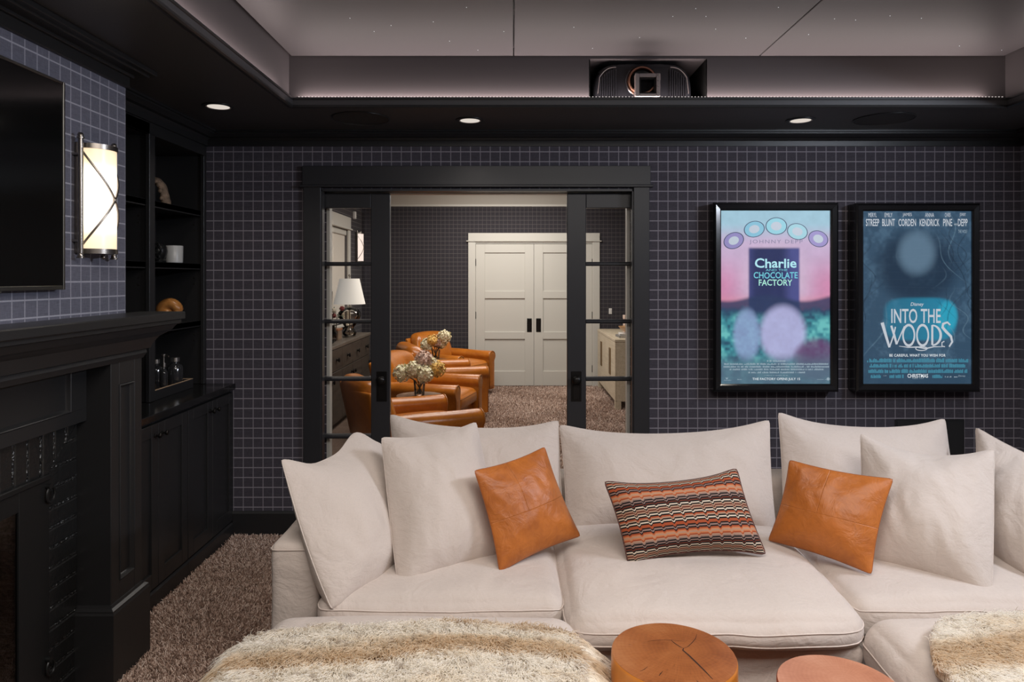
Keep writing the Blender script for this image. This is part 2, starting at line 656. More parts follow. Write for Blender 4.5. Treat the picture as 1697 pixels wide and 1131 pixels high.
# back wall: two skins with the pocket between them
b = MB()
OX0, OX1, OZ = -1.13, 0.71, 2.05
for y0, y1 in ((4.10, 4.135), (4.215, 4.25)):
    b.box(-2.2, OX0, y0, y1, 0, 2.75)
    b.box(OX1, XR + 0.1, y0, y1, 0, 2.75)
    b.box(OX0, OX1, y0, y1, OZ, 2.75)
struct(b.build('wall_back', m_grid_back, smooth=0))

# left wall behind the bookcase, and the chimney breast
struct(MB().box(-2.22, -2.12, -1.7, 4.1, 0, 2.75).build('wall_left', m_black, smooth=0))
b = MB()
XB = -1.58
b.box(-2.12, XB, 0.71, 2.83, 1.212, 2.44)
b.box(-2.12, -1.645, 0.71, 2.83, 1.0, 1.212)
b.box(-2.12, -1.645, 0.71, 1.13, 0, 1.0)
b.box(-2.12, -1.645, 2.413, 2.83, 0, 1.0)
b.box(-2.12, -1.645, 1.13, 2.413, 0.835, 1.0)
b.box(-2.12, -2.05, 1.13, 2.413, 0, 0.835)
chim = struct(b.build('wall_chimney', m_grid_side_lit, smooth=0))

# painted bricks around the firebox: a soldier course, side courses, mitred at the corner
m_brick = plain('black_gloss_brick', (0.013, 0.013, 0.013), 0.30, spec=0.6, bscale=45, bstr=0.5, bdist=0.006)
m_mortar = plain('black_sloppy_mortar', (0.016, 0.016, 0.016), 0.22, spec=0.7, bscale=60, bstr=0.9, bdist=0.012)
cy0, cz0, cy1, cz1 = 2.413, 0.835, 2.585, 0.995


def brick(y0, y1, z0, z1, side):
    m = MB()
    dx = random.uniform(-0.003, 0.003)
    m.box(-1.66, -1.622 + dx, y0, y1, z0, z1, 0.004)
    if side:
        n = Vector((0, (cz1 - cz0), -(cy1 - cy0))).normalized()
        c = Vector((0, cy0, cz0)) + n * 0.005
        if side == 'soldier':
            n2 = -n
            c = Vector((0, cy0, cz0)) - n * 0.005
        else:
            n2 = n
        gm = m.bm.verts[:] + m.bm.edges[:] + m.bm.faces[:]
        bmesh.ops.bisect_plane(m.bm, geom=gm, plane_co=c, plane_no=-n2, clear_outer=True)
        if len(m.bm.verts) < 6:
            m.bm.free()
            return
        ed = [e for e in m.bm.edges if e.is_boundary]
        if ed:
            bmesh.ops.holes_fill(m.bm, edges=ed)
    m.build('brick', m_brick, chim, 20)


y = cy1
k = 0
while y > 0.98:
    y0 = y - 0.0565
    if y0 > cy0 - 0.02:
        brick(y0, y, cz0, cz1, 'soldier')
    else:
        brick(y0, y, cz0, cz1, None)
    y = y0 - 0.0105
z = cz1
while z > 0.02:
    z0 = max(z - 0.060, 0.002)
    brick(cy0, cy1, z0, z, 'side' if z > cz0 - 0.01 else None)
    if z0 < cz0:
        brick(0.955, 1.13, z0, z, None)
    z = z0 - 0.0105
b = MB()
# mortar bed, slightly lower than the brick faces, with lumpy squeezed joints
b.box(-1.66, -1.6265, 0.95, 2.588, cz0 - 0.002, cz1)
b.box(-1.66, -1.6265, cy0 - 0.001, 2.588, 0, cz0)
b.box(-1.66, -1.6265, 0.95, 1.131, 0, cz0)
for i in range(760):
    if i < 270:
        jy = cy1 - 0.0618 - 0.067 * random.randrange(0, 11)
        p = (-1.626, jy + random.gauss(0, 0.002), random.uniform(cz0, cz1))
        if jy > cy0 and p[2] - cz0 < (jy - cy0) * 0.93:
            continue
        sc = (0.7, 0.8, 2.0)
    else:
        jz = cz1 - 0.0655 - 0.0705 * random.randrange(0, 14)
        yy = random.uniform(cy0, cy1) if i > 470 else random.gauss(cy0 + 0.006, 0.004)
        if jz < 0.02:
            continue
        if i <= 470:
            jz = random.uniform(0.03, cz0)
        if jz > cz0 and jz - cz0 > (yy - cy0) * 0.93:
            continue
        p = (-1.626, yy, jz + random.gauss(0, 0.002))
        sc = (0.7, 1.9, 0.8) if i > 470 else (0.8, 0.9, 1.8)
    b.sphere(p, random.uniform(0.003, 0.0065), 6, sc)
b.build('mortar', m_mortar, chim, 60, kind='stuff')
# firebrick lining seen dimly behind the glass
m_firebrick = plain('sooty_firebrick', (0.10, 0.085, 0.055), 0.9, nscale=9, namt=0.4)
for r in range(8):
    off = 0.11 if r % 2 else 0.0
    yy = 1.14 - off
    while yy < 2.40:
        a0, a1 = max(yy, 1.135), min(yy + 0.21, 2.41)
        if a1 - a0 > 0.02:
            MB().box(-2.052, -2.03, a0, a1, 0.01 + r * 0.1, 0.10 + r * 0.1, 0.004).build('firebrick', m_firebrick, chim, 20)
        yy += 0.22

# walls out of frame
struct(MB().box(XR, XR + 0.1, -1.7, 4.1, 0, 2.75).build('wall_right', m_grid_side_lit, smooth=0))
struct(MB().box(-2.12, XR, -1.7, -1.6, 0, 2.75).build('wall_front', m_grid_back, smooth=0))

# ceiling: dark soffit ring with a tray
TX0, TX1, TY0, TY1 = -1.103, 2.475, -0.9, 3.475
WX0, WX1, WY0, WY1 = -1.148, 2.526, -0.95, 3.56
b = MB()
b.box(-2.12, TX0, -1.6, 4.1, ZS, ZS + 0.04)
b.box(TX1, XR, -1.6, 4.1, ZS, ZS + 0.04)
b.box(TX0, TX1, TY1, 4.1, ZS, ZS + 0.04)
b.box(TX0, TX1, -1.6, TY0, ZS, ZS + 0.04)
b.box(-2.12, XR, -1.6, 4.1, 2.71, 2.75)
ceil = struct(b.build('ceiling', m_black_ceil, smooth=0))
# tray walls, with the projector niche left open in the far one
NX0, NX1, NZ0, NZ1 = 0.390, 0.997, 2.436, 2.652
b = MB()
b.box(-2.12, WX0, WY0, WY1, ZS + 0.04, 2.71)
b.box(WX1, XR, WY0, WY1, ZS + 0.04, 2.71)
b.box(-2.12, NX0, WY1, 4.1, ZS + 0.04, 2.71)
b.box(NX1, XR, WY1, 4.1, ZS + 0.04, 2.71)
b.box(NX0, NX1, WY1, 4.1, NZ1, 2.71)
b.box(NX0, NX1, WY1, 4.1, ZS + 0.04, NZ0)
b.box(-2.12, XR, -1.6, WY0, ZS + 0.04, 2.71)
struct(b.build('wall_tray', m_tray, smooth=0))
b = MB()
b.box(NX0, NX0 + 0.006, WY1 + 0.004, 4.099, NZ0 + 0.001, NZ1 - 0.001)
b.box(NX1 - 0.006, NX1, WY1 + 0.004, 4.099, NZ0 + 0.001, NZ1 - 0.001)
b.box(NX0 + 0.007, NX1 - 0.007, 4.09, 4.099, NZ0 + 0.001, NZ1 - 0.001)
b.box(NX0 + 0.007, NX1 - 0.007, WY1 + 0.004, 4.08, NZ0 - 0.0, NZ0 + 0.004)
struct(b.build('trim_niche', m_void, smooth=0))

# stretched fabric panels with narrow seams
xs = [WX0 + 0.012, 0.004, 1.262, WX1 - 0.012]
for a0, a1 in zip(xs[:-1], xs[1:]):
    MB().box(a0 + 0.0025, a1 - 0.0025, WY0 + 0.01, WY1 - 0.012, ZP, ZP + 0.02, 0.002).build('ceiling_panel', m_panel, ceil, 20)
m_star = emit('star_point', (0.9, 0.95, 1.0), 1.1)
b = MB()
for (px, py) in [(620, 52), (648, 42), (718, 36), (773, 12), (792, 83), (835, 52), (982, 80), (1153, 14), (1060, 62), (1186, 48), (1383, 31), (1475, 26), (1527, 30), (1418, 33), (1590, 76), (1340, 57), (1115, 27), (951, 45), (1660, 83), (1290, 12), (1170, 27), (1236, 63), (745, 68), (580, 30)]:
    Y = (ZP - 1.53) * 1150 / (460 - py)
    b.sphere(((px - 850) * Y / 1150, Y, ZP - 0.0003), 0.0017, 6)
b.build('star_light', m_star, ceil, 60, kind='stuff')

# lip of the tray: stepped moulding around the opening


def frame_run(name, prof, x0, x1, y0, y1, mat):
    """a moulding mitred around a rectangle; profile = (inset outward from the opening edge, z)"""
    b = MB()
    rr = []
    for d, z in prof:
        rr.append([(x0 - d, y0 - d, z), (x1 + d, y0 - d, z), (x1 + d, y1 + d, z), (x0 - d, y1 + d, z)])
    rr.append(rr[0])
    b.rings(rr, cap=False)
    return struct(b.build(name, mat, smooth=20))


frame_run('trim_1', [(0.03, ZS + 0.001), (0.012, ZS - 0.006), (0.004, ZS - 0.006), (-0.002, ZS - 0.001), (0.0, ZS + 0.010), (0.004, ZS + 0.013), (0.004, ZS + 0.030), (-0.003, ZS + 0.036), (-0.003, ZS + 0.046), (0.014, ZS + 0.046), (0.014, ZS + 0.030)],
          TX0, TX1, TY0, TY1, m_black)
# led strip lying in the cove
m_led = emit('led_point', (1.0, 0.9, 0.86), 1.0)


def led(name, p0, p1, label):
    t = thing(name, label, 'led strip', p0)
    p0, p1 = Vector(p0), Vector(p1)
    n = int((p1 - p0).length / 0.0165)
    b = MB()
    lo = Vector((min(p0.x, p1.x) - 0.003, min(p0.y, p1.y) - 0.003, p0.z - 0.002))
    hi = Vector((max(p0.x, p1.x) + 0.003, max(p0.y, p1.y) + 0.003, p0.z))
    b.box(lo.x, hi.x, lo.y, hi.y, lo.z, hi.z)
    b.build('strip', m_bronze, t, 0)
    b = MB()
    for i in range(n):
        c = p0.lerp(p1, (i + 0.5) / n)
        b.box(c.x - 0.0028, c.x + 0.0028, c.y - 0.0022, c.y + 0.0022, c.z, c.z + 0.0025)
    b.build('led_point', m_led, t, 0, kind='stuff')


led('led_strip', (-1.08, TY1 + 0.002, ZS + 0.0485), (2.46, TY1 + 0.002, ZS + 0.0485), 'dotted led strip along the tray lip under the projector')

# crown mouldings


def crown_prof(w_, h_):
    return [(0, 0), (0.012, 0), (0.012, 0.030), (0.020, 0.036), (0.026, 0.044), (w_ * 0.55, h_ - 0.035), (w_ * 0.80, h_ - 0.022), (w_ * 0.86, h_ - 0.020), (w_ * 0.86, h_ - 0.014), (w_, h_ - 0.012), (w_, h_), (0, h_)]


def crown(name, prof, axis, a0, a1, face, z0, sgn, mat):
    b = MB()
    b.prism([(face + sgn * d, z0 + z) for d, z in prof], axis, a0, a1)
    return struct(b.build(name, mat, smooth=25))


crown('trim_2', crown_prof(0.095, ZS - 2.304), 'X', -1.81, XR, YB, 2.304, -1, m_black)
crown('trim_3', crown_prof(0.095, ZS - 2.304), 'Y', 2.0, YB, XR, 2.304, -1, m_black)
# chimney breast: flat frieze board with a thin projecting crown shelf
b = MB()
for d, z0, z1 in ((0.014, 2.302, 2.35), (0.028, 2.345, 2.358), (0.075, 2.356, 2.366), (0.10, 2.364, ZS)):
    b.box(XB - 0.02, XB + d, 0.71 - d, 2.83 + d * 0.6, z0, z1, 0.002)
struct(b.build('trim_4', m_black, smooth=25))

# baseboards
b = MB()
b.prism([(YB, 0), (YB - 0.016, 0), (YB - 0.016, 0.138), (YB - 0.008, 0.15), (YB, 0.15)], 'X', -1.65, -1.245)
b.prism([(YB, 0), (YB - 0.016, 0), (YB - 0.016, 0.138), (YB - 0.008, 0.15), (YB, 0.15)], 'X', 0.815, XR)
struct(b.build('baseboard_back', m_black, smooth=25))

# door casing: two legs, head board, bead, jambs
b = MB()
b.box(-1.232, OX0, YB - 0.022, YB, 0, 2.062, 0.002)
b.box(OX1, 0.803, YB - 0.022, YB, 0, 2.062, 0.002)
b.box(-1.238, 0.809, YB - 0.026, YB, 2.074, 2.186, 0.002)
b.box(-1.252, 0.823, YB - 0.036, YB, 2.060, 2.074, 0.003)
# black half of the jambs and head, front skin
b.box(OX0 - 0.001, OX0 + 0.008, YB - 0.015, 4.135, 0, OZ)
b.box(OX1 - 0.008, OX1 + 0.001, YB - 0.015, 4.135, 0, OZ)
b.box(OX0, OX1, YB - 0.015, 4.15, OZ - 0.012, OZ + 0.001)
struct(b.build('trim_5', m_door, smooth=25))
b = MB()
b.box(OX0 - 0.001, OX0 + 0.018, 4.213, 4.268, 0, OZ - 0.014)
b.box(OX1 - 0.018, OX1 + 0.001, 4.213, 4.268, 0, OZ - 0.014)
b.box(OX0, OX1, 4.213, 4.268, OZ - 0.012, OZ + 0.001)
b.box(-1.232, OX0, 4.25, 4.272, 0, 2.062, 0.002)
b.box(OX1, 0.803, 4.25, 4.272, 0, 2.062, 0.002)
b.box(-1.24, 0.81, 4.25, 4.276, 2.06, 2.186, 0.002)
struct(b.build('trim_6', m_white, smooth=25))


def pocket_door(name, x_lead, sgn, handle_x):
    """leaf of which about 0.4 m stands in the opening; sgn=-1: the leaf runs back to the left"""
    Y0, Y1 = 4.155, 4.195
    st = 0.113
    wd = 0.90
    xa, xb = sorted((x_lead, x_lead + sgn * wd))
    z0, z1 = 0.012, OZ - 0.016
    root = MB()
    lead0, lead1 = sorted((x_lead, x_lead + sgn * st))
    tail0, tail1 = sorted((x_lead + sgn * wd, x_lead + sgn * (wd - st)))
    root.box(lead0, lead1, Y0, Y1, z0, z1, 0.003)
    root.box(tail0, tail1, Y0, Y1, z0, z1, 0.003)
    g0, g1 = min(lead1, tail1), max(lead0, tail0)
    o = struct(root.build(name, m_door, smooth=25))
    zt, zb = 1.946, 0.24
    MB().box(g0, g1, Y0, Y1, zt, z1, 0.003).build('rail', m_door, o, 25)
    MB().box(g0, g1, Y0, Y1, z0, zb, 0.003).build('rail', m_door, o, 25)
    n = 5
    h = (zt - zb + 0.02) / n
    for i in range(1, n):
        zc = zt + 0.01 - h * i
        m = MB()
        m.prism([(Y0 + 0.002, zc - 0.012), (Y0 - 0.003, zc - 0.004), (Y0 - 0.003, zc + 0.004), (Y0 + 0.002, zc + 0.012), (Y1 - 0.002, zc + 0.012), (Y1 + 0.003, zc + 0.004), (Y1 + 0.003, zc - 0.004), (Y1 - 0.002, zc - 0.012)], 'X', g0, g1)
        m.build('muntin', m_door, o, 25)
    for i in range(n):
        za = zt + 0.01 - h * (i + 1) + 0.011
        zc = zt + 0.01 - h * i - 0.011
        MB().box(g0 + 0.001, g1 - 0.001, 4.173, 4.177, max(za, zb + 0.001), min(zc, zt - 0.001)).build('pane', m_glass, o, 0)
    # lock plate and knob
    zc = 1.53 - (641 - 460) * 4.15 / 1150
    pl = MB()
    pl.box(handle_x - 0.031, handle_x + 0.031, Y0 - 0.004, Y0, zc - 0.09, zc + 0.09, 0.002)
    pl.box(handle_x - 0.022, handle_x + 0.022, Y0 - 0.006, Y0 - 0.003, zc - 0.08, zc + 0.01, 0.002)
    p = pl.build('handle_plate', m_bronze, o, 25)
    k = MB()
    Mx = Matrix.Translation((handle_x, Y0 - 0.004, zc + 0.042)) @ Matrix.Rotation(PI / 2, 4, 'X')
    k.lathe([(0.010, 0), (0.010, 0.018), (0.020, 0.022), (0.027, 0.032), (0.028, 0.040), (0.022, 0.050), (0.010, 0.054), (0.001, 0.0545)], seg=20, M=Mx)
    k.build('knob', m_bronze, p, 50)
    return o


pocket_door('door_1', P(646, 0, 4.155).x, -1, P(632.5, 0, 4.15).x)
pocket_door('door_2', P(940, 0, 4.155).x, 1, P(955, 0, 4.15).x)

# -------------------------------------------------- the lounge beyond
YF = 9.72
FX0, FX1, FZ = -2.12, 2.45, 2.74
b = MB()
D0, D1, DZ = -0.525, 1.115, 2.005     # far double door opening
b.box(FX0 - 0.1, D0, YF, YF + 0.1, 0, FZ)
b.box(D1, FX1 + 0.1, YF, YF + 0.1, 0, FZ)
b.box(D0, D1, YF, YF + 0.1, DZ, FZ)
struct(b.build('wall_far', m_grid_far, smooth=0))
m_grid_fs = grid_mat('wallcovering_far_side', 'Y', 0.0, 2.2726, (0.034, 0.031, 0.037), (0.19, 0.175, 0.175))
b = MB()
WY_0, WY_1, WZ0, WZ1 = 8.06, 8.87, 0.95, 2.14
b.box(FX0 - 0.1, FX0, 4.25, WY_0, 0, FZ)
b.box(FX0 - 0.1, FX0, WY_1, YF, 0, FZ)
b.box(FX0 - 0.1, FX0, WY_0, WY_1, 0, WZ0)
b.box(FX0 - 0.1, FX0, WY_0, WY_1, WZ1, FZ)
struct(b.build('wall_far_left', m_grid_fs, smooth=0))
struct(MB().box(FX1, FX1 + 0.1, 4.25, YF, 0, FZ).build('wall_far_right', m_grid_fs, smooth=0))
struct(MB().box(FX0 - 0.1, FX1 + 0.1, 4.25, YF + 0.1, FZ, FZ + 0.08).build('ceiling_far', m_ceil_white, smooth=0))
fc = [(0, 0), (0.012, 0), (0.014, 0.03), (0.03, 0.05), (0.075, 0.11), (0.10, 0.15), (0.115, 0.155), (0.115, 0.175), (0.13, 0.18), (0.13, 0.215), (0, 0.215)]
crown('trim_7', fc, 'X', FX0, FX1, YF, FZ - 0.217, -1, m_white)
crown('trim_8', fc, 'Y', 4.3, YF, FX1, FZ - 0.217, -1, m_white)
crown('trim_9', fc, 'Y', 4.3, YF, FX0, FZ - 0.217, 1, m_white)
# far door casing
b = MB()
b.box(D0 - 0.10, D0, YF - 0.02, YF, 0, 2.03, 0.003)
b.box(D1, D1 + 0.10, YF - 0.02, YF, 0, 2.03, 0.003)
b.box(D0 - 0.10, D1 + 0.10, YF - 0.024, YF, 2.045, 2.15, 0.003)
b.box(D0 - 0.125, D1 + 0.125, YF - 0.036, YF, 2.03, 2.045, 0.003)
b.box(D0, D1, YF - 0.01, YF + 0.1, DZ, 2.03)
b.box(D0 - 0.005, D0 + 0.004, YF - 0.01, YF + 0.1, 0, DZ)
b.box(D1 - 0.004, D1 + 0.005, YF - 0.01, YF + 0.1, 0, DZ)
struct(b.build('trim_10', m_white, smooth=25))
b = MB()
b.box(FX0, D0 - 0.10, YF - 0.016, YF, 0, 0.15, 0.003)
b.box(D1 + 0.10, FX1, YF - 0.016, YF, 0, 0.15, 0.003)
struct(b.build('baseboard_far', m_white, smooth=25))


def far_door(name, x0, x1, hx, hinge_x):
    y0, y1 = YF + 0.002, YF + 0.040
    o = MB()
    st = 0.125
    z0, z1 = 0.012, DZ - 0.004
    o.box(x0, x0 + st, y0, y1, z0, z1, 0.002)
    o.box(x1 - st, x1, y0, y1, z0, z1, 0.002)
    o = struct(o.build(name, m_white, smooth=25))
    zr = [(1.86, z1), (1.325, 1.425), (0.79, 0.89), (z0, 0.30)]
    zr = [(z1 - 0.125, z1), (1.235, 1.335), (0.665, 0.765), (z0, 0.215)]
    for a, c in zr:
        MB().box(x0 + st, x1 - st, y0, y1, a, c, 0.002).build('rail', m_white, o, 25)
    for i in range(3):
        MB().box(x0 + st, x1 - st, y0 + 0.016, y1 - 0.016, zr[i + 1][1], zr[i][0]).build('panel', m_white, o, 0)
    p = MB().box(hx - 0.034, hx + 0.034, y0 - 0.006, y0, 0.765, 0.955, 0.003).build('handle_plate', m_bronze, o, 25)
    m = MB()
    m.box(hx - 0.020, hx + 0.020, y0 - 0.0085, y0 - 0.005, 0.782, 0.91, 0.003)
    m.cyl((hx, y0 - 0.006, 0.93), (hx, y0 - 0.014, 0.93), 0.009, seg=10)
    m.build('pull', m_bronze, p, 30)
    for z in (0.25, 1.0, 1.74):
        MB().cyl((hinge_x, y0 - 0.006, z - 0.05), (hinge_x, y0 - 0.006, z + 0.05), 0.007, seg=8).build('hinge', m_bronze, o, 30)
    return o


xm = (D0 + D1) / 2
far_door('door_3', D0 + 0.006, xm - 0.002, xm - 0.064, D0 + 0.003)
far_door('door_4', xm + 0.002, D1 - 0.006, xm + 0.064, D1 - 0.003)

# window on the lounge's left wall with its casing and a drawn shade
b = MB()
b.box(FX0, FX0 + 0.022, WY_0 - 0.11, WY_0, WZ0 - 0.1, 2.145, 0.003)
b.box(FX0, FX0 + 0.022, WY_1, WY_1 + 0.11, WZ0 - 0.1, 2.145, 0.003)
b.box(FX0, FX0 + 0.026, WY_0 - 0.11, WY_1 + 0.11, 2.155, 2.30, 0.003)
b.box(FX0, FX0 + 0.045, WY_0 - 0.13, WY_1 + 0.13, 2.138, 2.157, 0.003)
b.box(FX0, FX0 + 0.06, WY_0 - 0.13, WY_1 + 0.13, WZ0 - 0.025, WZ0, 0.003)
win = struct(b.build('window_1', m_white, smooth=25))
b = MB()
for (a0, a1, c0, c1) in ((WY_0, WY_0 + 0.05, WZ0, WZ1), (WY_1 - 0.05, WY_1, WZ0, WZ1), (WY_0 + 0.05, WY_1 - 0.05, WZ0, WZ0 + 0.05), (WY_0 + 0.05, WY_1 - 0.05, WZ1 - 0.05, WZ1), (WY_0 + 0.05, WY_1 - 0.05, 1.55, 1.59)):
    b.box(FX0 - 0.08, FX0 - 0.045, a0, a1, c0, c1)
b.build('sash', m_white, win, 0)
MB().box(FX0 - 0.064, FX0 - 0.060, WY_0 + 0.05, WY_1 - 0.05, WZ0 + 0.05, WZ1 - 0.05).build('pane', m_glass, win, 0)
m_shade = plain('pale_window_shade', (0.55, 0.51, 0.45), 0.9)
t = thing('window_shade', 'pale fabric roller shade drawn over the lounge window', 'shade', (FX0, (WY_0 + WY_1) / 2, WZ1))
MB().box(FX0 - 0.030, FX0 - 0.027, WY_0 + 0.015, WY_1 - 0.015, WZ0 + 0.01, WZ1 - 0.05).build('cloth', m_shade, t, 0)
MB().box(FX0 - 0.042, FX0 - 0.005, WY_0 + 0.008, WY_1 - 0.008, WZ1 - 0.075, WZ1 - 0.003, 0.006).build('cassette', m_white, t, 25)

# ================================================================== FIREPLACE WALL
t = thing('fireplace_mantel', 'black painted wooden mantel surround with paneled pilaster and deep shelf', 'mantel', (-1.58, 1.77, 0))


def slab(b, z0, z1, xf, over, bev=0.002):
    b.box(-1.60, xf, 0.735 - over, 2.805 + over, z0, z1, bev)


b = MB()
slab(b, 1.352, 1.385, -1.400, 0.165, 0.004)
b.build('mantel_shelf', m_black, t, 25)
b = MB()


def skirt(prof):
    """moulding mitred around the three free sides; profile = (x of face, overhang, z)"""
    rr = []
    for xf, ov, z in prof:
        rr.append([(-1.60, 0.735 - ov, z), (xf, 0.735 - ov, z), (xf, 2.805 + ov, z), (-1.60, 2.805 + ov, z)])
    b.rings(rr)


skirt([(-1.412, 0.150, 1.352), (-1.412, 0.150, 1.338), (-1.422, 0.138, 1.334), (-1.430, 0.125, 1.322), (-1.436, 0.120, 1.312), (-1.440, 0.112, 1.309),
       (-1.446, 0.098, 1.302), (-1.462, 0.066, 1.288), (-1.472, 0.030, 1.262), (-1.478, 0.026, 1.244), (-1.490, 0.014, 1.240), (-1.487, 0.016, 1.226), (-1.493, 0.010, 1.216), (-1.497, 0.006, 1.206)])
b.build('bed_moulding', m_black, t, 25)
# header board with a sunk panel
HX = -1.592
b = MB()
pY0, pY1, pZ0, pZ1 = 1.04, 2.50, 1.042, 1.196
b.box(-1.62, HX, 0.94, 2.60, 0.995, pZ0, 0.001)
b.box(-1.62, HX, 0.94, 2.60, pZ1, 1.21, 0.001)
b.box(-1.62, HX, 0.94, pY0, pZ0, pZ1, 0.001)
b.box(-1.62, HX, pY1, 2.60, pZ0, pZ1, 0.001)
b.box(-1.62, HX - 0.012, pY0, pY1, pZ0, pZ1)
b.build('header_board', m_black, t, 25)


def bead(b, x, y0, y1, z0, z1, wd=0.014, dp=0.012):
    """picture-frame moulding lying just inside a rectangle on a face looking +X"""
    prof = [(0, 0.001), (0.003, 0.004), (0.006, 0.002), (wd * 0.7, -dp * 0.6), (wd, -dp), (wd, -dp - 0.004), (0, -dp - 0.004)]
    rr = []
    for d, h in prof:
        rr.append([(x + h, y0 + d, z0 + d), (x + h, y1 - d, z0 + d), (x + h, y1 - d, z1 - d), (x + h, y0 + d, z1 - d)])
    rr.append(rr[0])
    b.rings(rr, cap=False)


b = MB()
bead(b, HX, pY0, pY1, pZ0, pZ1)
b.build('panel_moulding', m_black, t, 25)
for (a0, a1) in ((2.59, 2.805), (0.735, 0.95)):
    b = MB()
    q0, q1, r0, r1 = a0 + 0.055, a1 - 0.055, 0.375, 1.12
    b.box(-1.64, -1.50, a0, q0, 0.29, 1.21, 0.002)
    b.box(-1.64, -1.50, q1, a1, 0.29, 1.21, 0.002)
    b.box(-1.64, -1.50, q0, q1, 0.29, r0, 0.002)
    b.box(-1.64, -1.50, q0, q1, r1, 1.21, 0.002)
    b.box(-1.64, -1.513, q0, q1, r0, r1)
    p = b.build('pilaster', m_black, t, 25)
    b = MB()
    bead(b, -1.50, q0, q1, r0, r1)
    b.build('panel_moulding', m_black, p, 25)
    b = MB()
    rr = []
    for d, z in ((0.022, 0.0), (0.022, 0.275), (0.018, 0.283), (0.018, 0.288), (0.008, 0.296), (0.004, 0.305), (0.0, 0.306)):
        rr.append([(-1.64, a0 - d, z), (-1.50 + d, a0 - d, z), (-1.50 + d, a1 + d, z), (-1.64, a1 + d, z)])
    b.rings(rr)
    b.build('plinth', m_black, t, 25)

# glazed fire screen
m_iron = plain('black_iron', (0.014, 0.014, 0.014), 0.42, metal=0.3, bscale=40, bstr=0.08)
t = thing('fireplace_screen', 'black iron fireplace door with glass set into the painted bricks', 'fireplace door', (-1.62, 1.77, 0))
b = MB()
b.box(-1.63, -1.615, 2.27, 2.418, 0.0, 0.84, 0.002)
b.box(-1.63, -1.615, 1.125, 1.27, 0.0, 0.84, 0.002)
b.box(-1.63, -1.615, 1.27, 2.27, 0.76, 0.84, 0.002)
b.box(-1.63, -1.615, 1.27, 2.27, 0.0, 0.07, 0.002)
b.build('frame', m_iron, t, 25)
b = MB()
b.box(-1.622, -1.607, 1.125, 2.418, 0.826, 0.846, 0.003)
b.build('lintel_bar', m_iron, t, 25)
MB().box(-1.626, -1.622, 1.271, 2.269, 0.071, 0.759).build('pane', m_glass_smoke, t, 0)
for z in (0.775, 0.175):
    b = MB()
    b.tube([(-1.606, 2.412 + 0.021 * math.cos(a), z + 0.026 * math.sin(a)) for a in np.linspace(0, 2 * PI, 20, endpoint=False)], 0.0045, 6, True)
    b.cyl((-1.622, 2.405, z + 0.03), (-1.600, 2.405, z + 0.03), 0.010, seg=10)
    b.build('latch_ring', m_iron, t, 50)

# television
m_screen = plain('black_screen_glass', (0.004, 0.004, 0.004), 0.12, spec=0.5)
t = thing('television', 'large flat black television with thin silver bezel above the mantel', 'television', (-1.575, 1.772, 1.488))
b = MB()
tx, y0, y1, z0, z1 = -1.540, 1.155, 2.388, 1.488, 2.200
b.box(-1.574, tx - 0.006, y0 + 0.004, y1 - 0.004, z0 + 0.004, z1 - 0.004, 0.004)
b.build('housing', m_bronze, t, 25)
b = MB()
bw = 0.009
b.box(tx - 0.008, tx, y0, y0 + bw, z0, z1, 0.001)
b.box(tx - 0.008, tx, y1 - bw, y1, z0, z1, 0.001)
b.box(tx - 0.008, tx, y0 + bw, y1 - bw, z1 - bw, z1, 0.001)
b.box(tx - 0.008, tx, y0 + bw, y1 - bw, z0, z0 + 0.014, 0.001)
b.build('bezel', plain('titanium_bezel', (0.22, 0.215, 0.20), 0.35, metal=1.0), t, 25)
MB().box(tx - 0.007, tx - 0.003, y0 + bw, y1 - bw, z0 + 0.014, z1 - bw).build('screen', m_screen, t, 0)
MB().box(tx - 0.02, tx - 0.006, 1.74, 2.10, z0 - 0.006, z0 + 0.001, 0.002).build('sensor_bar', m_steel, t, 25)


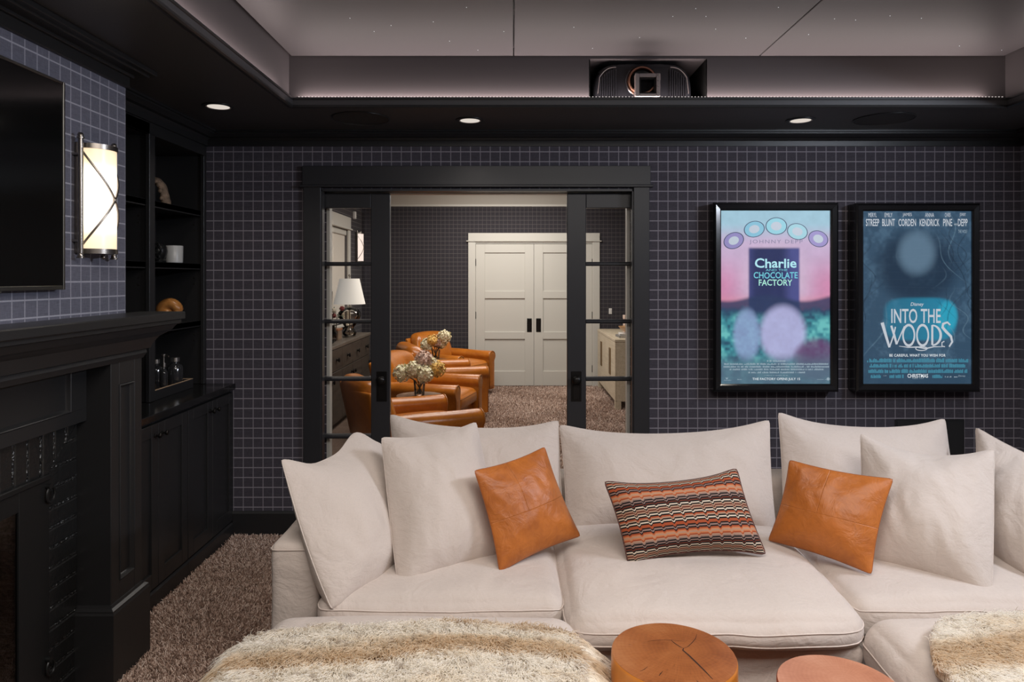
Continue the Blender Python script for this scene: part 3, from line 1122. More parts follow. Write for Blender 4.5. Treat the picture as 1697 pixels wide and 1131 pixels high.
# wall sconce: half-cylinder opal shade, nickel caps, crossed straps, side rods
def sconce(t, M, ms):
    """modelled facing +X about the middle of its back"""
    h, r, dx = 0.195, 0.076, 0.078
    th = np.linspace(-PI / 2, PI / 2, 17)

    def arc(s, z, ex=0.0):
        return [(0.012 + (dx + ex) * math.cos(a) * s, (r + ex) * math.sin(a) * s, z) for a in th]
    b = MB()
    b.rings([arc(1, -h + 0.004), arc(1, h - 0.004)])
    sh = b.build('lamp_shade', ms, t, 60, M=M)
    for s, nm in ((1, 'cap'), (-1, 'cap')):
        b = MB()
        b.rings([arc(1, s * (h - 0.012), 0.004), arc(1, s * (h + 0.006), 0.004)])
        b.build(nm, m_nickel, t, 40, M=M)
    b = MB()
    b.box(0, 0.012, -r - 0.018, r + 0.018, -h - 0.006, h + 0.006, 0.002)
    b.box(0.010, 0.026, -r - 0.018, -r - 0.002, -h - 0.006, h + 0.006, 0.002)
    b.box(0.010, 0.026, r + 0.002, r + 0.018, -h - 0.006, h + 0.006, 0.002)
    b.build('back_plate', m_nickel, t, 25, M=M)
    for s in (1, -1):
        b = MB()
        pts = []
        for a in np.linspace(-PI / 2, PI / 2, 25):
            pts.append((0.012 + (dx + 0.004) * math.cos(a), (r + 0.004) * math.sin(a), s * (h - 0.012) * (a / (PI / 2))))
        b.tube(pts, 0.0042, 6)
        b.build('strap', m_nickel, t, 50, M=M)
        b = MB()
        y = s * (r + 0.028)
        b.cyl((0.030, y, -h - 0.018), (0.030, y, h + 0.018), 0.0085, seg=12)
        for q in (1, -1):
            b.lathe([(0.001, 0.018), (0.007, 0.016), (0.010, 0.010), (0.010, 0.003), (0.013, 0.001), (0.013, -0.004)], (0.030, y, q * (h + 0.020)), 10, M=None)
        for q in (0.8, -0.8):
            b.cyl((0.0, y, q * h), (0.030, y, q * h), 0.005, seg=8)
        b.build('rod', m_nickel, t, 50, M=M)
    b = MB()
    b.cyl((0.05, 0, -h - 0.004), (0.05, 0, -h - 0.014), 0.004, seg=8)
    b.sphere((0.05, 0, -h - 0.018), 0.009, 8)
    b.build('finial', m_nickel, t, 50, M=M)
    b = MB()
    b.box(dx + 0.008, dx + 0.021, -0.006, 0.006, -0.011, 0.011, 0.003)
    b.build('clasp', m_nickel, t, 40, M=M)


def shade_mat():
    m, nt, b = new_mat('opal_sconce_glass')
    b.inputs['Base Color'].default_value = (0.9, 0.8, 0.65, 1)
    b.inputs['Roughness'].default_value = 0.3
    # glow painted into the emission: pale middle, dimmer and yellower near both caps
    tc = N(nt, 'ShaderNodeTexCoord')
    sp = N(nt, 'ShaderNodeSeparateXYZ')
    L(nt, tc.outputs['Generated'], sp.inputs[0])
    d = math_n(nt, 'ABSOLUTE', math_n(nt, 'SUBTRACT', sp.outputs['Z'], 0.5))
    L(nt, ramp(nt, d, [(0.24, (1.6, 1.42, 1.22)), (0.36, (1.0, 0.80, 0.48)), (0.5, (0.72, 0.52, 0.32))]), b.inputs['Emission Color'])
    b.inputs['Emission Strength'].default_value = 1.0
    return m


m_opal = shade_mat()
t = thing('wall_sconce', 'lit half-round wall sconce with crossed nickel straps beside the television', 'sconce', (-1.58, 2.592, 1.818))
sconce(t, Matrix.Translation((-1.58, 2.592, 1.818)), m_opal)

# ================================================================== BUILT-INS
XF = -1.81           # face frame
BY0, BY1 = 2.832, 4.098
t = thing('bookcase', 'black built-in bookcase with open shelves between fireplace and corner', 'bookcase', (-1.95, 3.47, 0.905))
b = MB()
b.box(-2.118, -2.095, BY0, BY1, 0.906, 2.384)
b.build('back_panel', m_black, t, 0)
for y0, y1 in ((BY0, BY0 + 0.018), (3.470, 3.497), (BY1 - 0.022, BY1)):
    MB().box(-2.094, XF - 0.001, y0, y1, 0.906, 2.25).build('side_panel', m_black, t, 0)
b = MB()
b.box(XF - 0.02, XF, BY0, BY0 + 0.07, 0.906, 2.25, 0.001)
b.box(XF - 0.02, XF, 3.457, 3.510, 0.906, 2.25, 0.001)
b.box(XF - 0.02, XF, 4.065, BY1, 0.906, 2.25, 0.001)
b.box(XF - 0.02, XF, BY0 + 0.07, 3.457, 2.245, 2.30, 0.001)
b.box(XF - 0.02, XF, BY0, BY1, 2.245, 2.384, 0.001)
b.build('face_frame', m_black, t, 25)
b = MB()
b.prism([(XF + d, 2.304 + z) for d, z in crown_prof(0.095, ZS - 2.3045)], 'Y', BY0, BY1 - 0.0)
b.build('crown', m_black, t, 25)
MB().box(-2.094, XF - 0.02, BY0 + 0.018, BY1 - 0.022, 2.245, 2.262).build('top_panel', m_black, t, 0)
for z in (1.905, 1.5925, 1.26):
    for y0, y1 in ((BY0 + 0.02, 3.468), (3.499, BY1 - 0.024)):
        b = MB()
        b.box(-2.093, XF - 0.022, y0, y1, z - 0.011, z + 0.017)
        b.box(XF - 0.040, XF - 0.022, y0, y1, z - 0.017, z + 0.0172, 0.001)
        b.build('shelf', m_black, t, 20)
b = MB()
for z in (1.905, 1.5925, 1.26):
    for y in (3.4695, 4.0755):
        for k in (1, 2):
            if y < 3.6 or k < 3:
                b.cyl((-1.87, y, z - 0.03 - 0.035 * k), (-1.87, y - 0.0025, z - 0.03 - 0.035 * k), 0.0035, seg=8)
b.build('shelf_pin', m_nickel, t, 40, kind='stuff')

t = thing('cabinet_counter', 'glossy black countertop on the base cabinets under the bookcase', 'counter', (-1.88, 3.47, 0.87))
m_counter = plain('black_gloss_counter', (0.010, 0.010, 0.010), 0.16, spec=0.5)
MB().box(-2.118, -1.637, BY0, BY1, 0.870, 0.904, 0.003).build('worktop', m_counter, t, 25)

CX = -1.65
for k, (c0, c1, lab) in enumerate(((2.832, 3.5245, 'black shaker base cabinet beside the mantel pilaster'), (3.5255, 4.098, 'black shaker base cabinet in the corner by the back wall'))):
    t = thing('base_cabinet', lab, 'cabinet', (-1.88, (c0 + c1) / 2, 0), 'base cabinets under the bookcase')
    b = MB()
    b.box(-2.118, CX - 0.022, c0, c1, 0.0, 0.868)
    b.build('body', m_black, t, 0)
    b = MB()
    b.prism([(CX - 0.022, 0), (CX + 0.002, 0), (CX + 0.002, 0.078), (CX - 0.006, 0.088), (CX - 0.022, 0.088)], 'Y', c0, c1)
    b.build('plinth', m_black, t, 25)
    d0 = 2.94 if k == 0 else 3.527
    dm, d1 = (3.23, 3.5225) if k == 0 else (3.812, 4.096)
    if k == 0:
        MB().box(CX - 0.022, CX, c0, 2.937, 0.09, 0.866, 0.001).build('filler', m_black, t, 25)
    for y0, y1, ks in ((d0, dm, 1), (dm, d1, -1)):
        y0, y1 = y0 + 0.0015, y1 - 0.0015
        z0, z1 = 0.098, 0.853
        s = 0.058
        b = MB()
        b.box(CX - 0.021, CX, y0, y0 + s, z0, z1, 0.0015)
        b.box(CX - 0.021, CX, y1 - s, y1, z0, z1, 0.0015)
        b.box(CX - 0.021, CX, y0 + s, y1 - s, z0, z0 + s + 0.015, 0.0015)
        b.box(CX - 0.021, CX, y0 + s, y1 - s, z1 - s, z1, 0.0015)
        b.box(CX - 0.021, CX - 0.010, y0 + s, y1 - s, z0 + s, z1 - s)
        d = b.build('door', m_black, t, 25)
        yk = (y1 - 0.03) if ks > 0 else (y0 + 0.03)
        b = MB()
        Mk = Matrix.Translation((CX, yk, 0.80)) @ Matrix.Rotation(PI / 2, 4, 'Y')
        b.lathe([(0.010, 0), (0.010, 0.003), (0.005, 0.006), (0.005, 0.016), (0.011, 0.020), (0.013, 0.026), (0.010, 0.031), (0.001, 0.032)], seg=14, M=Mk)
        b.build('knob', m_bronze, d, 50)

# ------------------------------------------------------------------ shelf decor
m_stone = plain('carved_tan_stone', (0.22, 0.15, 0.10), 0.85, nscale=28, namt=0.5, bscale=60, bstr=0.8, bdist=0.01)
t = thing('arch_ornament', 'rough tan carved arch ornament on the top bookcase shelf', 'ornament', (-1.985, 3.86, 1.9225))
b = MB()
# a thick half ring standing on its two ends, seen nearly end on
rr = []
for a in np.linspace(0, PI, 19):
    c = Vector((-1.990 + 0.060 * math.cos(a), 3.86, 1.9225 + 0.145 * math.sin(a)))
    nrm = Vector((math.cos(a), 0, math.sin(a)))
    ring = []
    for k in range(10):
        q = k * 2 * PI / 10
        rr_ = 0.022 + 0.004 * noise.noise((a * 3, k, 0))
        ring.append(c + nrm * rr_ * math.cos(q) + Vector((0, 1, 0)) * rr_ * 1.5 * math.sin(q))
    rr.append(ring)
b.rings(rr)
b.build('arch', m_stone, t, 60)
b = MB()
for a in np.linspace(0.3, PI - 0.3, 9):
    b.sphere((-1.985 + 0.050 * math.cos(a), 3.822, 1.9225 + 0.146 * math.sin(a)), 0.011, 8, (1, 0.6, 1))
b.build('carving', m_stone, t, 60, kind='stuff')

SZ2 = 1.6098
m_dark_cast = plain('black_cast_metal', (0.016, 0.016, 0.016), 0.28, metal=0.4, bscale=35, bstr=0.4, bdist=0.006)
t = thing('cast_ornament', 'dark glossy cast ornament with round openings beside the white cup', 'ornament', (-1.940, 3.80, SZ2))
b = MB()
b.lathe([(0.001, 0), (0.036, 0), (0.040, 0.012), (0.030, 0.022), (0.040, 0.040), (0.046, 0.062), (0.042, 0.085), (0.028, 0.104), (0.001, 0.112)], (-1.940, 3.80, SZ2), 18)
b.build('body', m_dark_cast, t, 60)
for z, r in ((0.066, 0.020), (0.030, 0.011), (0.094, 0.010)):
    b = MB()
    b.tube([(-1.925 + r * math.cos(a), 3.757, SZ2 + z + r * math.sin(a)) for a in np.linspace(0, 2 * PI, 16, endpoint=False)], 0.006, 6, True)
    b.build('ring', m_dark_cast, t, 60)
m_ceramic = plain('white_ceramic', (0.42, 0.42, 0.41), 0.35, coat=0.2)
t = thing('ceramic_cup', 'plain white ceramic cup on the middle bookcase shelf', 'cup', (-1.895, 3.88, SZ2))
b = MB()
b.lathe([(0.001, 0.0), (0.042, 0.0), (0.046, 0.004), (0.0475, 0.094), (0.046, 0.097), (0.044, 0.094), (0.043, 0.008), (0.001, 0.007)], (-1.895, 3.88, SZ2), 28)
b.build('body', m_ceramic, t, 40)

SZ3 = 1.2778
m_orn = wood('polished_amber_wood', (0.30, 0.115, 0.025), (0.50, 0.22, 0.06), (20, 60, 20), 0.3)
t = thing('wooden_ornament', 'polished amber wooden curled animal ornament on the lower bookcase shelf', 'ornament', (-1.90, 3.86, SZ3))
b = MB()
# curled body: rounded back sinking into a lowered head
bs = []
for u in np.linspace(0, 1, 15):
    ang = PI * (1.05 - 1.15 * u)
    c = Vector((-1.905 + 0.044 * math.cos(ang), 3.86, SZ3 + 0.062 + 0.044 * math.sin(ang)))
    r = 0.038 * (1 - 0.35 * u) * (0.45 + 0.55 * math.sin(min(1, u * 5 + 0.3) * PI / 2)) * (1 if u < 0.92 else 0.7)
    tng = Vector((-math.sin(ang), 0, math.cos(ang)))
    n = Vector((math.cos(ang), 0, math.sin(ang)))
    bs.append([c + n * r * math.cos(q) + Vector((0, 1.15, 0)) * r * math.sin(q) for q in np.linspace(0, 2 * PI, 14, endpoint=False)])
b.rings(bs)
b.sphere((-1.925, 3.86, SZ3 + 0.046), 0.044, 14, (1, 1.05, 1))
b.build('body', m_orn, t, 180)
b = MB()
b.sphere((-1.862, 3.852, SZ3 + 0.052), 0.028, 12, (0.8, 0.9, 1.25))
b.cyl((-1.860, 3.852, SZ3 + 0.03), (-1.858, 3.852, SZ3 + 0.002), 0.012, 0.010, 10)
b.build('head', m_orn, t, 60)
for yy in (3.835, 3.885):
    MB().cyl((-1.93, yy, SZ3), (-1.93, yy, SZ3 + 0.03), 0.013, 0.016, 10).build('foot', m_orn, t, 60)
t = thing('white_box', 'small white card box left of the wooden ornament', 'box', (-1.965, 3.79, SZ3))
b = MB()
b.box(-2.0, -1.935, 3.76, 3.82, SZ3, SZ3 + 0.022, 0.001)
b.build('base', m_ceramic, t, 20)
MB().box(-2.001, -1.934, 3.759, 3.821, SZ3 + 0.0225, SZ3 + 0.032, 0.001).build('lid', m_ceramic, t, 20)

# tray of soap bottles on the counter
ZC = 0.9042
m_tray_in = wood('pale_tray_wood', (0.42, 0.28, 0.17), (0.55, 0.38, 0.24), (30, 6, 30), 0.5)
t = thing('serving_tray', 'black sided tray with pale wooden floor holding bottles on the counter', 'tray', (-1.93, 3.72, ZC))
x0, x1, y0, y1 = -2.06, -1.815, 3.512, 3.94
MB().box(x0 + 0.012, x1 - 0.012, y0 + 0.012, y1 - 0.012, ZC + 0.003, ZC + 0.010).build('tray_floor', m_tray_in, t, 20)
b = MB()
for (a0, a1, c0, c1) in ((x0, x0 + 0.011, y0, y1), (x1 - 0.011, x1, y0, y1), (x0 + 0.011, x1 - 0.011, y0, y0 + 0.011), (x0 + 0.011, x1 - 0.011, y1 - 0.011, y1)):
    b.box(a0, a1, c0, c1, ZC, ZC + 0.05, 0.0015)
b.build('tray_side', m_black, t, 25)
b = MB()
for (a0, a1, c0, c1) in ((x1 - 0.0105, x1 - 0.0005, y0, y1), (x0 + 0.0005, x0 + 0.0105, y0, y1), (x0 + 0.011, x1 - 0.011, y0, y0 + 0.0105), (x0 + 0.011, x1 - 0.011, y1 - 0.0105, y1)):
    b.box(a0, a1, c0, c1, ZC + 0.0502, ZC + 0.0522)
b.build('rim', m_tray_in, t, 0)
m_bottle = plain('dark_bottle_glass', (0.02, 0.02, 0.021), 0.08, spec=0.6, coat=0.5)


def bottle(x, y, h, r, lab, pump):
    t = thing('soap_bottle', lab, 'bottle', (x, y, ZC + 0.0102), 'bottles on the counter tray')
    z = ZC + 0.0102
    b = MB()
    b.lathe([(0.001, 0), (r, 0), (r + 0.002, 0.006), (r + 0.002, h * 0.78), (r * 0.9, h * 0.86), (r * 0.5, h * 0.92), (r * 0.45, h)], (x, y, z), 20)
    b.build('bottle_body', m_bottle, t, 40)
    b = MB()
    b.cyl((x, y, z + h), (x, y, z + h + 0.022), r * 0.62, seg=16)
    c = b.build('cap', m_steel, t, 40)
    if pump:
        b = MB()
        b.cyl((x, y, z + h + 0.022), (x, y, z + h + 0.060), 0.005, seg=10)
        b.cyl((x, y, z + h + 0.058), (x, y, z + h + 0.068), 0.012, seg=12)
        b.tube([(x, y, z + h + 0.063), (x + 0.02, y - 0.01, z + h + 0.064), (x + 0.034, y - 0.016, z + h + 0.058)], 0.004, 6)
        b.build('pump', m_steel, t, 40)


bottle(-1.852, 3.68, 0.140, 0.018, 'slender dark pump bottle with steel top at the front of the tray', True)
bottle(-1.935, 3.76, 0.150, 0.034, 'dark soap bottle half hidden behind the bookcase stile', False)
bottle(-1.880, 3.86, 0.148, 0.040, 'tall dark soap bottle with steel cap nearest the tray corner', False)

# ================================================================== CEILING FITTINGS
for (x, y), lab in zip([(-1.469, 3.462), (-0.233, 3.767), (1.562, 3.767)], ['round recessed downlight above the bookcase corner', 'round recessed downlight above the pocket doors', 'round recessed downlight above the two poster cases']):
    t = thing('recessed_downlight', lab, 'downlight', (x, y, ZS), 'downlights in the dark soffit')
    b = MB()
    b.lathe([(0.078, -0.001), (0.078, -0.005), (0.060, -0.006), (0.060, -0.001)], (x, y, ZS), 28)
    b.build('trim_ring', m_black, t, 40)
    b = MB()
    b.lathe([(0.0595, -0.0055), (0.054, -0.0045), (0.053, -0.0015), (0.0595, -0.0012)], (x, y, ZS), 28)
    b.build('baffle', m_can_trim, t, 40)
    MB().cyl((x, y, ZS - 0.0015), (x, y, ZS - 0.0042), 0.0525, seg=24).build('diffuser', m_can, t, 40)
for (x, y), lab in zip([(-0.816, 3.724), (2.0, 3.74)], ['round black ceiling speaker grille left of the middle downlight', 'round black ceiling speaker grille in the right part of the soffit']):
    t = thing('ceiling_speaker', lab, 'speaker', (x, y, ZS), 'speakers in the soffit')
    b = MB()
    b.lathe([(0.155, -0.0005), (0.155, -0.004), (0.149, -0.005), (0.147, -0.0005)], (x, y, ZS), 40)
    b.build('rim', m_black, t, 40)
    MB().cyl((x, y, ZS - 0.0005), (x, y, ZS - 0.0035), 0.146, seg=40).build('grille', plain('speaker_mesh', (0.030, 0.029, 0.030), 0.7, bscale=900, bstr=0.4), t, 40)

# projector in its niche
m_proj = plain('gloss_black_plastic', (0.010, 0.010, 0.012), 0.16, spec=0.5)
m_copper = plain('copper_ring', (0.55, 0.27, 0.18), 0.30, metal=1.0)
m_gun = plain('grey_metal_frame', (0.42, 0.36, 0.35), 0.35, metal=0.9)
t = thing('projector', 'glossy black projector with copper lens ring in the ceiling niche', 'projector', (0.675, 3.85, NZ0 + 0.004))
px0, px1, pz0 = 0.418, 0.925, NZ0 + 0.012
pc = (px0 + px1) / 2
YPJ = 3.585


def proj_out(sx, sz):
    o = []
    for a in np.linspace(0, PI, 25):
        x = math.copysign(abs(math.cos(a)) ** 0.45, math.cos(a)) * (px1 - px0) / 2 * sx
        z = (math.sin(a)) ** 0.55 * 0.196 * sz
        o.append((pc + x, pz0 + z))
    return o


b = MB()
rr = []
for y, s in ((YPJ, 0.93), (YPJ + 0.006, 0.97), (YPJ + 0.02, 1.0), (4.06, 1.0)):
    rr.append([(p[0], y, p[1]) for p in proj_out(s, s)])
b.rings(rr)
b.build('housing', m_proj, t, 35)
for sg in (1, -1):
    for k in range(8):
        x = pc + sg * (0.140 + 0.0115 * k)
        hh = 0.168 - 0.002 * k * k * 0.55
        MB().box(x - 0.0035, x + 0.0035, YPJ - 0.008, YPJ + 0.004, pz0 + 0.012, pz0 + hh - 0.01, 0.0015).build('vent_slat', m_proj, t, 25)
    b = MB()
    b.tube([(pc + sg * (0.140 + 0.085 * u), YPJ - 0.008, pz0 + 0.166 - 0.052 * u ** 2.6) for u in np.linspace(0, 1, 9)] + [(pc + sg * 0.234, YPJ - 0.008, pz0 + 0.03)], 0.0022, 6)
    b.build('trim_line', m_gun, t, 50)
Ml = Matrix.Translation((pc - 0.008, YPJ + 0.002, pz0 + 0.093)) @ Matrix.Rotation(PI / 2, 4, 'X')
b = MB()
b.lathe([(0.082, 0), (0.084, 0.012), (0.080, 0.016), (0.074, 0.012), (0.072, 0.0)], seg=36, M=Ml)
b.build('lens_collar', m_proj, t, 40)
b = MB()
b.lathe([(0.0725, 0.004), (0.0725, 0.030), (0.070, 0.034), (0.064, 0.034), (0.061, 0.030), (0.058, 0.008)], seg=36, M=Ml)
b.build('lens_ring', m_copper, t, 40)
b = MB()
b.lathe([(0.0575, 0.004), (0.054, 0.020), (0.001, 0.010)], seg=30, M=Ml)
b.build('lens', m_screen, t, 60)
# square adapter frame in front of the lens
ax, az, yf = pc + 0.010, pz0 + 0.052, YPJ - 0.045
b = MB()
for (a0, a1, c0, c1) in ((-0.060, -0.040, -0.050, 0.066), (0.046, 0.066, -0.050, 0.066), (-0.040, 0.046, 0.046, 0.066), (-0.040, 0.046, -0.050, -0.036)):
    b.box(ax + a0, ax + a1, yf - 0.022, yf + 0.03, az + c0, az + c1, 0.002)
fr = b.build('adapter_frame', m_gun, t, 25)
b = MB()
for (a0, a1, c0, c1) in ((-0.039, -0.031, -0.035, 0.045), (0.037, 0.045, -0.035, 0.045), (-0.031, 0.037, 0.037, 0.045), (-0.031, 0.037, -0.035, -0.028)):
    b.box(ax + a0, ax + a1, yf - 0.014, yf + 0.03, az + c0, az + c1, 0.001)
b.build('inner_frame', m_bronze, fr, 25)
MB().box(ax - 0.031, ax + 0.037, yf + 0.018, yf + 0.022, az - 0.028, az + 0.037).build('front_glass', m_screen, fr, 0)
for z in (-0.03, 0.0, 0.03, 0.055):
    MB().cyl((ax + 0.056, yf - 0.021, az + z), (ax + 0.056, yf - 0.026, az + z), 0.0035, seg=8).build('screw', m_steel, fr, 40)

# ================================================================== POSTER CASES
FONT_CACHE = {}


def text_mesh(body, box, y, mat, parent, name='lettering', bold=0.0, shear=0.0, arch=0.0, space=1.0, depth=0.0008, wave=0.0):
    """flat lettering squeezed into a box (x0, x1, z0, z1) on a plane facing the room"""
    c = bpy.data.curves.new('lettering', 'FONT')
    c.body = body
    c.offset = bold
    c.shear = shear
    c.space_character = space
    c.extrude = 0.0
    c.resolution_u = 3
    o = bpy.data.objects.new('lettering', c)
    COL.objects.link(o)
    dg = bpy.context.evaluated_depsgraph_get()
    dg.update()
    me = bpy.data.meshes.new_from_object(o.evaluated_get(dg))
    bpy.data.objects.remove(o)
    bpy.data.curves.remove(c)
    n = len(me.vertices)
    co = np.empty(n * 3, np.float32)
    me.vertices.foreach_get('co', co)
    co = co.reshape(-1, 3)
    lo, hi = co.min(0), co.max(0)
    u = (co[:, 0] - lo[0]) / (hi[0] - lo[0])
    v = (co[:, 1] - lo[1]) / (hi[1] - lo[1])
    x0, x1, z0, z1 = box
    out = np.empty_like(co)
    out[:, 0] = x0 + u * (x1 - x0)
    out[:, 1] = y
    out[:, 2] = z0 + v * (z1 - z0) + arch * (1 - (2 * u - 1) ** 2) + wave * np.sin(u * 2 * PI * 2.5)
    me.vertices.foreach_set('co', out.ravel())
    me.materials.clear()
    me.update()
    me.name = name
    return link(name, me, mat, parent, 0)


def smooth01(x, a, b_):
    t = np.clip((x - a) / (b_ - a), 0, 1)
    return t * t * (3 - 2 * t)


def vnoise(u, v, f, seed):
    r = np.random.default_rng(seed)
    g = r.random((64, 64))
    x, y = (u * f) % 63, (v * f * 1.5) % 63
    i, j = x.astype(int), y.astype(int)
    fx, fy = x - i, y - j
    fx, fy = fx * fx * (3 - 2 * fx), fy * fy * (3 - 2 * fy)
    return (g[i, j] * (1 - fx) + g[i + 1, j] * fx) * (1 - fy) + (g[i, j + 1] * (1 - fx) + g[i + 1, j + 1] * fx) * fy


def mixc(c, col, a):
    return c * (1 - a[..., None]) + np.array(col) * a[..., None]


def print_one(u, v):
    """pale blue sky, pink glow, a dark upright panel, teal ground, slate foot; v runs down"""
    c = np.ones(u.shape + (3,)) * np.array((0.42, 0.66, 0.80))
    c = mixc(c, (0.66, 0.50, 0.72), smooth01(v, 0.06, 0.20))
    c = mixc(c, (0.72, 0.30, 0.50), smooth01(v, 0.2, 0.45) * smooth01(np.abs(u - 0.5), 0.12, 0.5))
    c = mixc(c, (0.78, 0.62, 0.76), smooth01(0.34 - np.hypot((u - 0.5) * 0.8, (v - 0.40) * 1.2), 0, 0.3) * 0.8)
    c = mixc(c, (0.80, 0.30, 0.36), smooth01(v, 0.46, 0.55) * 0.55)
    n = vnoise(u, v, 14, 3) * 0.6 + vnoise(u, v, 40, 4) * 0.4
    g = smooth01(v + (n - 0.5) * 0.05, 0.545, 0.575)
    ground = mixc(mixc(np.ones(u.shape + (3,)) * np.array((0.06, 0.30, 0.36)), (0.16, 0.55, 0.55), smooth01(n, 0.45, 0.8)), (0.03, 0.10, 0.17), smooth01(n, 0.5, 0.15))
    c = c * (1 - g[..., None]) + ground * g[..., None]
    # plain upright dark panel behind the title, and a dark band of hills lower down
    pa = smooth01(0.235 - np.abs(u - 0.49), -0.012, 0.016) * smooth01(v, 0.205, 0.225)
    body = mixc(np.ones(u.shape + (3,)) * np.array((0.030, 0.040, 0.13)), (0.10, 0.11, 0.34), smooth01(np.abs(u - 0.44), 0.10, 0.24) * 0.8)
    c = c * (1 - pa[..., None]) + body * pa[..., None]
    hl = smooth01(v - 0.50 - 0.018 * np.sin(u * 9 + 1), -0.01, 0.02)
    c = mixc(c, (0.030, 0.050, 0.13), hl * (1 - smooth01(v, 0.56, 0.66)) * 0.92)
    g2 = smooth01(v, 0.57, 0.66)
    c = c * (1 - g2[..., None]) + ground * g2[..., None]
    # soft lavender field in the lower middle
    la = smooth01(1 - ((u - 0.57) / 0.22) ** 2 - ((v - 0.71) / 0.17) ** 2, -0.25, 0.45)
    c = mixc(c, (0.50, 0.50, 0.80), la * 0.95)
    lb = smooth01(1 - ((u - 0.24) / 0.13) ** 2 - ((v - 0.72) / 0.16) ** 2, -0.25, 0.5)
    c = mixc(c, (0.30, 0.40, 0.66), lb * 0.85)
    lc = smooth01(1 - ((u - 0.88) / 0.22) ** 2 - ((v - 0.86) / 0.13) ** 2, -0.25, 0.5)
    c = mixc(c, (0.16, 0.06, 0.18), lc * 0.85)
    s = smooth01(v, 0.80, 0.92)
    c = mixc(c, (0.10, 0.17, 0.24), s * 0.9)
    return c * (0.93 + 0.14 * n[..., None])


def print_two(u, v):
    """night blue thicket with a teal clearing behind the title"""
    n = vnoise(u, v, 10, 8) * 0.5 + vnoise(u, v, 30, 9) * 0.3 + vnoise(u, v, 60, 10) * 0.2
    c = np.ones(u.shape + (3,)) * np.array((0.038, 0.085, 0.145))
    c = mixc(c, (0.07, 0.14, 0.22), smooth01(n, 0.4, 0.8))
    c = mixc(c, (0.010, 0.026, 0.055), smooth01(1 - ((u - 0.5) / 0.40) ** 2 - ((v - 0.32) / 0.22) ** 2, -0.3, 0.6) * 0.8)
    gl = smooth01(1 - ((u - 0.5) / 0.17) ** 2 - ((v - 0.24) / 0.125) ** 2, -0.6, 0.7)
    c = mixc(c, (0.20, 0.33, 0.46), gl * 0.55)
    tl = smooth01(1 - ((u - 0.53) / 0.33) ** 4 - ((v - 0.625) / 0.125) ** 4, -0.3, 0.4) * (0.6 + 0.4 * smooth01(u, 0.3, 0.75))
    c = mixc(c, (0.02, 0.26, 0.42), tl * 0.9)
    c = mixc(c, (0.03, 0.42, 0.60), smooth01(1 - ((u - 0.78) / 0.10) ** 2 - ((v - 0.61) / 0.09) ** 2, -0.3, 0.5) * 0.8)
    for k in range(26):
        r = np.random.default_rng(100 + k)
        a, s, f = r.uniform(-0.1, 1.1), r.uniform(-1.2, 1.2), r.uniform(2, 6)
        d = np.abs(u - (a + s * (v - 0.5) + 0.05 * np.sin(v * f * 6 + k)))
        c = mixc(c, (0.16, 0.27, 0.36) if k % 3 == 0 else (0.008, 0.018, 0.035), (1 - smooth01(d, 0.002, 0.007)) * smooth01(np.abs(v - r.uniform(0.1, 0.8)), 0.22, 0.05) * smooth01(np.abs(u - 0.5), 0.12, 0.3) * 0.5)
    c = mixc(c, (0.03, 0.07, 0.12), smooth01(v, 0.83, 0.95) * 0.8)
    return c


def print_mat(name, strength):
    m, nt, b = new_mat(name)
    at = N(nt, 'ShaderNodeAttribute', attribute_name='print')
    b.inputs['Base Color'].default_value = (0.01, 0.01, 0.01, 1)
    L(nt, at.outputs['Color'], b.inputs['Emission Color'])
    b.inputs['Emission Strength'].default_value = strength
    b.inputs['Roughness'].default_value = 0.6
    b.inputs['Specular IOR Level'].default_value = 0.1
    return m


m_frame = plain('gloss_black_frame', (0.008, 0.008, 0.009), 0.18, spec=0.55)
m_acryl = glass('poster_glazing', refl=0.45)
YPF = 4.0


